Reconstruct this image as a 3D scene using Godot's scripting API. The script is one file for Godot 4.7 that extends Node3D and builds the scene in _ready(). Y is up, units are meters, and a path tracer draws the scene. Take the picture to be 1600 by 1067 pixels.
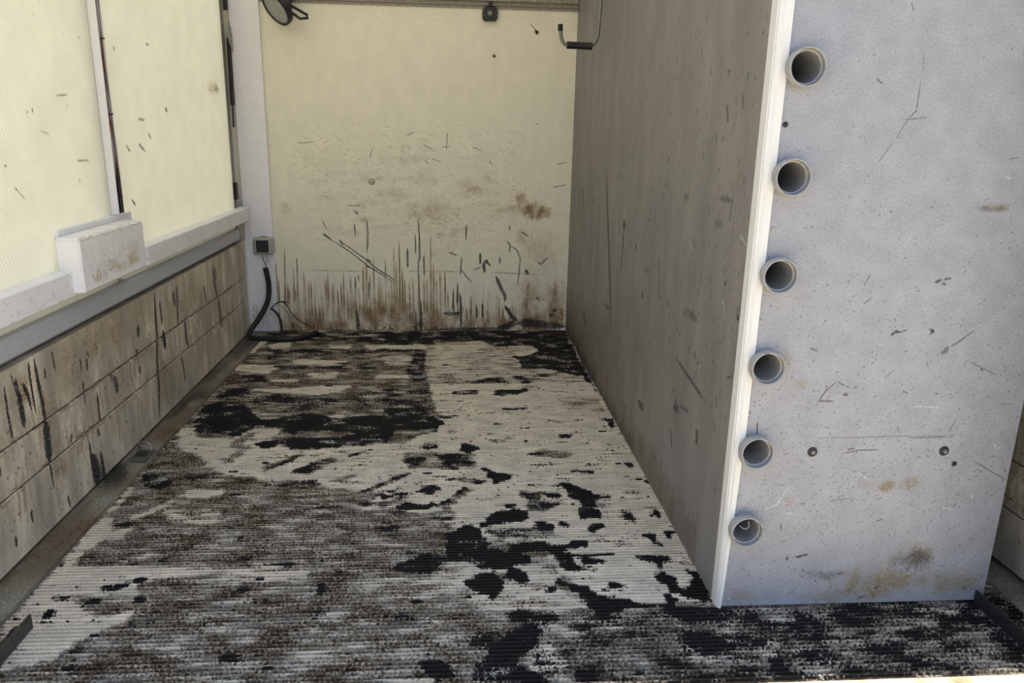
extends Node3D
# Interior of a dirty box trailer, seen from its open rear. Metres, y up; back wall at z = 0, floor top at y = 0, compartment side face at x = 0.

const CAM_AT := Vector3(-0.6185, 1.08, 4.1254)
const CAM_TURN := Vector3(-15.4702, -4.4564, 1.2126)   # pitch, yaw, roll in degrees
const REAR := 2.838          # rear edge of the floor
const PLANK := 0.2433        # pitch of the floor planks
const WALL_X := -1.712       # inner face of the left side boards
const RIGHT_X := 0.82        # inner face of the right side boards
const ROOF_Y := 2.0

var M := {}
var used := {}

func _ready() -> void:
	setup_view()
	make_materials()
	build_floor()
	build_back_wall()
	build_left_wall()
	build_right_wall()
	build_roof_and_outside()
	build_compartment()
	build_left_fittings()
	build_back_fittings()
	build_floor_fittings()

func setup_view() -> void:
	var cam := Camera3D.new()
	cam.name = "camera"
	cam.position = CAM_AT
	cam.rotation_degrees = CAM_TURN
	cam.fov = 47.92
	cam.near = 0.05
	cam.far = 200.0
	add_child(cam)
	cam.current = true
	var env := Environment.new()
	env.background_mode = Environment.BG_SKY
	var sm := ProceduralSkyMaterial.new()
	sm.sky_top_color = Color(0.60, 0.70, 0.86)
	sm.sky_horizon_color = Color(0.86, 0.90, 0.95)
	sm.sky_curve = 0.25
	sm.ground_bottom_color = Color(0.52, 0.47, 0.38)
	sm.ground_horizon_color = Color(0.62, 0.58, 0.50)
	sm.sun_angle_max = 5.0
	var sky := Sky.new()
	sky.sky_material = sm
	env.sky = sky
	env.background_energy_multiplier = 1.25
	env.tonemap_mode = Environment.TONE_MAPPER_LINEAR
	env.tonemap_exposure = 1.45
	env.sdfgi_enabled = true
	env.ssao_enabled = true
	env.ssil_enabled = true
	var we := WorldEnvironment.new()
	we.name = "environment"
	we.environment = env
	add_child(we)
	var sun := DirectionalLight3D.new()
	sun.name = "sun"
	sun.light_color = Color(1.0, 0.97, 0.93)
	sun.light_energy = 4.0
	sun.light_angular_distance = 0.6
	sun.shadow_enabled = true
	sun.sky_mode = DirectionalLight3D.SKY_MODE_LIGHT_ONLY
	add_child(sun)
	sun.look_at_from_position(Vector3(-3.6, 6.0, 0.02), Vector3.ZERO, Vector3.UP)

# ------------------------------------------------------------------ helpers: nodes

func fresh(called: String) -> String:
	var n: int = used.get(called, 0)
	used[called] = n + 1
	return called if n == 0 else "%s_%03d" % [called, n]

func tag(o: Node3D, label: String, category: String, group := "", kind := "") -> Node3D:
	o.set_meta("label", label)
	o.set_meta("category", category)
	if group:
		o.set_meta("group", group)
	if kind:
		o.set_meta("kind", kind)
	return o

func thing(called: String, label: String, category: String, at := Vector3.ZERO, group := "", kind := "") -> Node3D:
	var o := Node3D.new()
	o.name = fresh(called)
	o.position = at
	add_child(o)
	return tag(o, label, category, group, kind)

# a mesh drawn in the trailer's own axes, under a thing or under one of its parts
func part(parent: Node3D, called: String, st: SurfaceTool, m: Material) -> MeshInstance3D:
	var o := MeshInstance3D.new()
	o.name = called
	st.generate_normals()
	o.mesh = st.commit()
	o.material_override = m
	parent.add_child(o, true)
	if parent.get_parent() == self and not parent is MeshInstance3D:
		o.position = -parent.position
	return o

func single(called: String, label: String, category: String, st: SurfaceTool, m: Material, kind := "") -> MeshInstance3D:
	var o := MeshInstance3D.new()
	o.name = fresh(called)
	st.generate_normals()
	o.mesh = st.commit()
	o.material_override = m
	add_child(o)
	tag(o, label, category, "", kind)
	return o

func copy_part(parent: Node3D, called: String, mesh: Mesh, m: Material, at: Vector3) -> MeshInstance3D:
	var o := MeshInstance3D.new()
	o.name = called
	o.mesh = mesh
	o.material_override = m
	parent.add_child(o, true)
	o.position = at
	return o

# ------------------------------------------------------------------ helpers: shapes

var uv_u := Vector4(1, 0, 0, 0)   # u = x, y, z times the first three, plus the last
var uv_v := Vector4(0, 1, 0, 0)

func mb() -> SurfaceTool:
	var st := SurfaceTool.new()
	st.begin(Mesh.PRIMITIVE_TRIANGLES)
	st.set_smooth_group(-1)
	return st

func vert(st: SurfaceTool, p: Vector3) -> void:
	st.set_uv(Vector2(p.x * uv_u.x + p.y * uv_u.y + p.z * uv_u.z + uv_u.w, p.x * uv_v.x + p.y * uv_v.y + p.z * uv_v.z + uv_v.w))
	st.add_vertex(p)

# a flat convex face, turned so that it looks away from "inside"
func face(st: SurfaceTool, pts: Array, inside: Vector3) -> void:
	var a: Vector3 = pts[0]
	var n := Vector3.ZERO
	for i in range(1, pts.size() - 1):
		n += ((pts[i] as Vector3) - a).cross((pts[i + 1] as Vector3) - a)
	var flip := n.dot(a - inside) > 0.0
	for i in range(1, pts.size() - 1):
		vert(st, a)
		vert(st, pts[i + 1] if flip else pts[i])
		vert(st, pts[i] if flip else pts[i + 1])

# a box between two corners with chamfered edges
func box(st: SurfaceTool, lo: Vector3, hi: Vector3, c := 0.002, turn := Transform3D()) -> void:
	st.set_smooth_group(-1)
	var mid := (lo + hi) / 2.0
	var h := (hi - lo) / 2.0
	c = minf(c, minf(h.x, minf(h.y, h.z)) * 0.95)
	var at := func(s: Vector3, axis: int) -> Vector3:
		var k := Vector3(h.x - c, h.y - c, h.z - c)
		k[axis] = h[axis]
		return turn * (mid + k * s)
	var inside: Vector3 = turn * mid
	for axis in 3:
		var b := (axis + 1) % 3
		var d := (axis + 2) % 3
		for s in [-1.0, 1.0]:
			var pts := []
			for q in [Vector2(-1, -1), Vector2(1, -1), Vector2(1, 1), Vector2(-1, 1)]:
				var k := Vector3()
				k[axis] = s
				k[b] = q.x
				k[d] = q.y
				pts.append(at.call(k, axis))
			face(st, pts, inside)
			for s2 in [-1.0, 1.0]:
				var k0 := Vector3()
				k0[axis] = s
				k0[b] = s2
				k0[d] = -1.0
				var k1 := k0
				k1[d] = 1.0
				face(st, [at.call(k0, axis), at.call(k1, axis), at.call(k1, b), at.call(k0, b)], inside)
	for i in 8:
		var k := Vector3(1.0 if i & 1 else -1.0, 1.0 if i & 2 else -1.0, 1.0 if i & 4 else -1.0)
		face(st, [at.call(k, 0), at.call(k, 1), at.call(k, 2)], inside)

# a closed outline (in the plane of axes a and b) drawn out along axis c
func extrude(st: SurfaceTool, outline: PackedVector2Array, a: int, b: int, c: int, from: float, to: float) -> void:
	st.set_smooth_group(-1)
	var area := 0.0
	for i in outline.size():
		area += outline[i].cross(outline[(i + 1) % outline.size()])
	for i in outline.size():
		var p := outline[i]
		var q := outline[(i + 1) % outline.size()]
		var out := (q - p).orthogonal() * (-1.0 if area < 0.0 else 1.0)
		var pts := []
		for e in [[p, from], [q, from], [q, to], [p, to]]:
			var v := Vector3()
			v[a] = e[0].x
			v[b] = e[0].y
			v[c] = e[1]
			pts.append(v)
		var o := Vector3()
		o[a] = out.x
		o[b] = out.y
		face(st, pts, (pts[0] as Vector3) - o)
	var tri := Geometry2D.triangulate_polygon(outline)
	for e in [from, to]:
		for t in range(0, tri.size(), 3):
			var pts := []
			for k in 3:
				var v := Vector3()
				v[a] = outline[tri[t + k]].x
				v[b] = outline[tri[t + k]].y
				v[c] = e
				pts.append(v)
			var inside: Vector3 = pts[0]
			inside[c] = (from + to) / 2.0
			face(st, pts, inside)

# a round bar along a bent line
func tube(st: SurfaceTool, pts: PackedVector3Array, r: float, sides := 10, r_end := -1.0, caps := true) -> void:
	st.set_smooth_group(0)
	var rings := []
	var up := Vector3(0.13, 0.97, 0.21).normalized()
	for i in pts.size():
		var d := (pts[mini(i + 1, pts.size() - 1)] - pts[maxi(i - 1, 0)]).normalized()
		var s := d.cross(up)
		if s.length() < 0.05:
			s = d.cross(Vector3.RIGHT)
		s = s.normalized()
		up = s.cross(d).normalized()
		var rr := r if r_end < 0.0 else lerpf(r, r_end, float(i) / (pts.size() - 1))
		var ring := PackedVector3Array()
		for k in sides:
			var an := TAU * k / sides
			ring.append(pts[i] + (s * cos(an) + up * sin(an)) * rr)
		rings.append(ring)
	for i in pts.size() - 1:
		var mid := (pts[i] + pts[i + 1]) / 2.0
		for k in sides:
			var k2 := (k + 1) % sides
			face(st, [rings[i][k], rings[i][k2], rings[i + 1][k2], rings[i + 1][k]], mid)
	if caps:
		st.set_smooth_group(-1)
		for e in [0, pts.size() - 1]:
			var other := 1 if e == 0 else pts.size() - 2
			face(st, Array(rings[e]), pts[other])

# a smooth line through a few points
func bend(pts: Array, steps := 6) -> PackedVector3Array:
	var out := PackedVector3Array()
	for i in pts.size() - 1:
		var a: Vector3 = pts[maxi(i - 1, 0)]
		var b: Vector3 = pts[i]
		var c: Vector3 = pts[i + 1]
		var d: Vector3 = pts[mini(i + 2, pts.size() - 1)]
		for s in steps:
			out.append(b.cubic_interpolate(c, a, d, float(s) / steps))
	out.append(pts[-1])
	return out

# a profile of (radius, height) turned round the y axis of "where"; hard edges where the profile repeats a point
func lathe(st: SurfaceTool, profile: Array, where: Transform3D, sides := 32) -> void:
	var group := 1
	for i in profile.size() - 1:
		var p: Vector2 = profile[i]
		var q: Vector2 = profile[i + 1]
		if p.is_equal_approx(q):
			group += 1
			continue
		st.set_smooth_group(group)
		var d := q - p
		var n := Vector2(d.y, -d.x).normalized()
		for k in sides:
			var a0 := TAU * k / sides
			var a1 := TAU * (k + 1) / sides
			var am := (a0 + a1) / 2.0
			var pts := []
			for e in [[p, a0], [q, a0], [q, a1], [p, a1]]:
				var v := where * Vector3(e[0].x * cos(e[1]), e[0].y, e[0].x * sin(e[1]))
				if pts.is_empty() or (v - pts[-1]).length() > 1e-6:
					pts.append(v)
			if pts.size() > 3 and (pts[0] - pts[-1]).length() < 1e-6:
				pts.pop_back()
			if pts.size() >= 3:
				face(st, pts, (pts[0] as Vector3) - where.basis * Vector3(n.x * cos(am), n.y, n.x * sin(am)))
	st.set_smooth_group(-1)

func along(dir: Vector3, at: Vector3) -> Transform3D:   # a frame whose y axis runs along dir
	var y := dir.normalized()
	var x := y.cross(Vector3(0.3, 0.2, 0.9)).normalized()
	return Transform3D(Basis(x, y, x.cross(y)), at)

# ------------------------------------------------------------------ helpers: painted dirt

func noise(w: int, h: int, freq: float, octaves: int, number: int, sx := 1.0, sy := 1.0) -> PackedByteArray:
	var n := FastNoiseLite.new()
	n.noise_type = FastNoiseLite.TYPE_SIMPLEX_SMOOTH
	n.seed = number
	n.frequency = freq
	n.fractal_octaves = octaves
	var im := n.get_image(maxi(8, int(w / sx)), maxi(8, int(h / sy)), false, false, true)
	im.convert(Image.FORMAT_L8)
	if sx != 1.0 or sy != 1.0:
		im.resize(w, h, Image.INTERPOLATE_CUBIC)
	return im.get_data()

func picture(w: int, h: int, rgb: PackedByteArray) -> ImageTexture:
	return ImageTexture.create_from_image(Image.create_from_data(w, h, false, Image.FORMAT_RGB8, rgb))

func grey(w: int, h: int, l: PackedByteArray) -> ImageTexture:
	return ImageTexture.create_from_image(Image.create_from_data(w, h, false, Image.FORMAT_L8, l))

# outlines filled into a small map, then softened and enlarged
func fill_map(shapes: Array, ground: float, lw: int, lh: int, x0: float, xs: float, z0: float, zs: float, soft: int, w: int, h: int, overwrite: bool) -> PackedByteArray:
	var map := PackedByteArray()
	map.resize(lw * lh)
	map.fill(int(ground * 255))
	for s in shapes:
		var val := int(s[0] * 255)
		var xy := PackedVector2Array()
		for i in range(1, s.size(), 2):
			xy.append(Vector2((s[i] - x0) / xs * lw, (s[i + 1] - z0) / zs * lh))
		var top := INF
		var low := -INF
		for p in xy:
			top = minf(top, p.y)
			low = maxf(low, p.y)
		for row in range(maxi(0, floori(top)), mini(lh, ceili(low) + 1)):
			var cuts := []
			var y := clampf(row + 0.5, top + 0.01, low - 0.01)
			for i in xy.size():
				var a := xy[i]
				var b := xy[(i + 1) % xy.size()]
				if (a.y > y) != (b.y > y):
					cuts.append(a.x + (y - a.y) / (b.y - a.y) * (b.x - a.x))
			cuts.sort()
			for k in range(0, cuts.size() - 1, 2):
				for col in range(maxi(0, roundi(cuts[k] - 0.3)), mini(lw, roundi(cuts[k + 1] + 0.3))):
					map[row * lw + col] = val if overwrite else maxi(val, map[row * lw + col])
	var im := Image.create_from_data(lw, lh, false, Image.FORMAT_L8, map)
	if soft > 1:
		im.resize(lw / soft, lh / soft, Image.INTERPOLATE_BILINEAR)
	im.resize(w, h, Image.INTERPOLATE_CUBIC)
	return im.get_data()

var layers := []      # dark, brown, pale, pink
var lay_w := 0
var lay_h := 0
var lay_x := Vector2()    # left end and width in metres
var lay_y := Vector2()    # top and height in metres

var rags := PackedByteArray()   # fixed noise that frays the edges of every mark

func begin_layers(w: int, h: int, xr: Vector2, yr: Vector2) -> void:
	if rags.is_empty():
		rags = noise(256, 256, 0.09, 3, 3)
	lay_w = w
	lay_h = h
	lay_x = xr
	lay_y = yr
	layers = []
	for i in 4:
		var b := PackedByteArray()
		b.resize(w * h)
		layers.append(b)

func mark(layer: int, strength: float, w0: float, w1: float, pts: PackedVector2Array) -> void:
	var map: PackedByteArray = layers[layer]
	var kx := lay_w / lay_x.y
	var ky := lay_h / lay_y.y
	var n := maxi(pts.size() - 1, 1)
	for i in pts.size() - 1:
		var a := Vector2((pts[i].x - lay_x.x) * kx, (lay_y.x - pts[i].y) * ky)
		var b := Vector2((pts[i + 1].x - lay_x.x) * kx, (lay_y.x - pts[i + 1].y) * ky)
		var ra := maxf(0.5, lerpf(w0, w1, float(i) / n) * 0.0005 * kx)
		var rb := maxf(0.5, lerpf(w0, w1, float(i + 1) / n) * 0.0005 * kx)
		var pad := maxf(ra, rb) + 1.5
		var ab := b - a
		var ll := maxf(ab.length_squared(), 1e-6)
		for y in range(maxi(0, int(minf(a.y, b.y) - pad)), mini(lay_h, int(maxf(a.y, b.y) + pad) + 1)):
			for x in range(maxi(0, int(minf(a.x, b.x) - pad)), mini(lay_w, int(maxf(a.x, b.x) + pad) + 1)):
				var p := Vector2(x + 0.5, y + 0.5)
				var t := clampf((p - a).dot(ab) / ll, 0.0, 1.0)
				var u := (i + t) / n
				var taper := minf(1.0, minf(0.35 + 4.0 * u, 0.35 + 4.0 * (1.0 - u)))
				var rag: float = rags[((y * 3) & 255) * 256 + ((x * 3) & 255)] / 128.0
				var cov := lerpf(ra, rb, t) * taper * (0.30 + 0.85 * rag) - p.distance_to(a + ab * t) + 0.35
				if cov > 0.0:
					var k := y * lay_w + x
					map[k] = maxi(map[k], int(minf(cov, 1.0) * strength * minf(1.0, 0.35 + 0.65 * rag) * 255.0))
	layers[layer] = map

func blot(layer: int, strength: float, c: Vector2, r: Vector2) -> void:
	var map: PackedByteArray = layers[layer]
	var kx := lay_w / lay_x.y
	var ky := lay_h / lay_y.y
	var m := Vector2((c.x - lay_x.x) * kx, (lay_y.x - c.y) * ky)
	var q := Vector2(maxf(r.x * kx, 1.0), maxf(r.y * ky, 1.0))
	for y in range(maxi(0, int(m.y - q.y * 1.3)), mini(lay_h, int(m.y + q.y * 1.3) + 1)):
		for x in range(maxi(0, int(m.x - q.x * 1.3)), mini(lay_w, int(m.x + q.x * 1.3) + 1)):
			var d := Vector2((x + 0.5 - m.x) / q.x, (y + 0.5 - m.y) / q.y).length()
			if d < 1.3:
				var k := y * lay_w + x
				var rag: float = rags[(y & 255) * 256 + (x & 255)] / 128.0 - 1.0
				var rag2: float = rags[((y / 5) & 255) * 256 + ((x / 5) & 255)] / 128.0 - 1.0
				var cov := clampf(1.0 - smoothstep(0.15, 1.3, d) + (rag * 0.45 + rag2 * 0.55) * minf(1.0, (1.3 - d) * 1.6), 0.0, 1.0)
				map[k] = mini(255, map[k] + int(strength * 230.0 * cov * (1.0 - map[k] / 300.0)))
	layers[layer] = map

func put_marks(marks: Array, blots: Array) -> void:
	for s in blots:
		blot(s[0], s[1], Vector2(s[2], s[3]), Vector2(s[4], s[5]))
	for s in marks:
		var pts := PackedVector2Array()
		for i in range(4, s.size(), 2):
			pts.append(Vector2(s[i], s[i + 1]))
		mark(s[0], s[1], s[2], s[3], pts)

# short random scratches inside a box of the surface
func scuffs(rng: RandomNumberGenerator, layer: int, count: int, x0: float, x1: float, y0: float, y1: float, length: Vector2, angle: float, spread: float, width: Vector2, strength: Vector2) -> void:
	for i in count:
		var c := Vector2(rng.randf_range(x0, x1), lerpf(y0, y1, (rng.randf() + rng.randf()) / 2.0))
		var an := deg_to_rad(angle + rng.randfn(0.0, spread))
		var d := Vector2(cos(an), sin(an)) * rng.randf_range(length.x, length.y) / 2.0
		var side := d.orthogonal() * rng.randf_range(-0.25, 0.25)
		var wd := rng.randf_range(width.x, width.y)
		mark(layer, rng.randf_range(strength.x, strength.y), wd, wd * 0.6, PackedVector2Array([c - d, c + side, c + d]))

# the layers laid over a plain colour; the noise breaks every mark up
func finish(base: Color, brown: Color, dark: Color, mottle: float, grain: float, number: int, sx: float, sy: float, pale := Color(0.85, 0.85, 0.88), pink := Color(0.80, 0.35, 0.38), fibres := 0.0) -> ImageTexture:
	var n := lay_w * lay_h
	var coarse := noise(lay_w, lay_h, 0.012, 5, number, sx, sy)
	var fine := noise(lay_w, lay_h, 0.19, 3, number + 1, sqrt(sx), sqrt(sy))
	var l0: PackedByteArray = layers[0]
	var l1: PackedByteArray = layers[1]
	var l2: PackedByteArray = layers[2]
	var l3: PackedByteArray = layers[3]
	var out := PackedByteArray()
	out.resize(n * 3)
	var br := base.r * 255.0
	var bg := base.g * 255.0
	var bb := base.b * 255.0
	var wr := brown.r * 255.0
	var wg := brown.g * 255.0
	var wb := brown.b * 255.0
	for i in n:
		var c := (coarse[i] - 128) / 128.0
		var f := (fine[i] - 128) / 128.0
		var v := 1.0 + c * mottle + f * grain
		if fibres > 0.0:
			v += fibres * sin(TAU * ((i % lay_w) * 0.118 + (i / lay_w) * 0.062)) * (0.7 + 0.3 * sin(TAU * (i / lay_w) * 0.11))
		var r := br * v
		var g := bg * v
		var b := bb * v
		if l1[i] > 0:
			var a := clampf(l1[i] / 255.0 * (0.85 + c * 0.9 + f * 1.1), 0.0, 1.0)
			r += (wr - r) * a
			g += (wg - g) * a
			b += (wb - b) * a
		if l2[i] > 0:
			var a := clampf(l2[i] / 255.0 * (0.7 + f * 1.2), 0.0, 1.0)
			r += (pale.r * 255.0 - r) * a
			g += (pale.g * 255.0 - g) * a
			b += (pale.b * 255.0 - b) * a
		if l3[i] > 0:
			var a := clampf(l3[i] / 255.0 * (0.7 + f), 0.0, 1.0)
			r += (pink.r * 255.0 - r) * a
			g += (pink.g * 255.0 - g) * a
			b += (pink.b * 255.0 - b) * a
		if l0[i] > 0:
			var a := clampf(l0[i] / 255.0 * (0.95 + f * 0.9 + c * 0.3), 0.0, 1.0)
			r += (dark.r * 255.0 - r) * a
			g += (dark.g * 255.0 - g) * a
			b += (dark.b * 255.0 - b) * a
		out[i * 3] = clampi(int(r), 0, 255)
		out[i * 3 + 1] = clampi(int(g), 0, 255)
		out[i * 3 + 2] = clampi(int(b), 0, 255)
	return picture(lay_w, lay_h, out)

# a woven relief repeated over a picture of the given size; cells in pixels
func weave(w: int, h: int, cell: int, slant: bool) -> ImageTexture:
	var tile := Image.create_empty(cell * 4, cell * 4, false, Image.FORMAT_L8)
	for y in cell * 4:
		for x in cell * 4:
			var v := 0.0
			if slant:
				v = 0.5 + 0.5 * sin(TAU * (x + y * 0.5) / cell) * (0.6 + 0.4 * sin(TAU * (y - x * 0.0) / (cell * 2)))
			else:
				v = 0.5 + 0.25 * sin(TAU * x / cell) + 0.25 * sin(TAU * y / cell)
			tile.set_pixel(x, y, Color(v, v, v))
	var im := Image.create_empty(w, h, false, Image.FORMAT_L8)
	for y in range(0, h, cell * 4):
		for x in range(0, w, cell * 4):
			im.blit_rect(tile, Rect2i(0, 0, cell * 4, cell * 4), Vector2i(x, y))
	return ImageTexture.create_from_image(im)

# ------------------------------------------------------------------ materials

func plain(c: Color, rough: float, metal := 0.0, spotty := 0.0, spot := 30.0) -> StandardMaterial3D:
	var m := StandardMaterial3D.new()
	m.albedo_color = c
	m.roughness = rough
	m.metallic = metal
	if spotty > 0.0:
		var nt := NoiseTexture2D.new()
		nt.width = 256
		nt.height = 256
		nt.seamless = true
		var fn := FastNoiseLite.new()
		fn.seed = int(c.r * 997 + c.g * 331 + spot)
		fn.frequency = 0.02
		fn.fractal_octaves = 5
		nt.noise = fn
		var g := Gradient.new()
		g.set_color(0, Color(1.0 - spotty, 1.0 - spotty, 1.0 - spotty * 1.05))
		g.set_color(1, Color.WHITE)
		g.add_point(0.42, Color.WHITE.lerp(Color(1.0 - spotty, 1.0 - spotty, 1.0 - spotty), 0.35))
		nt.color_ramp = g
		m.albedo_texture = nt
		m.uv1_triplanar = true
		m.uv1_world_triplanar = true
		m.uv1_scale = Vector3.ONE * spot / 10.0
	return m

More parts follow.
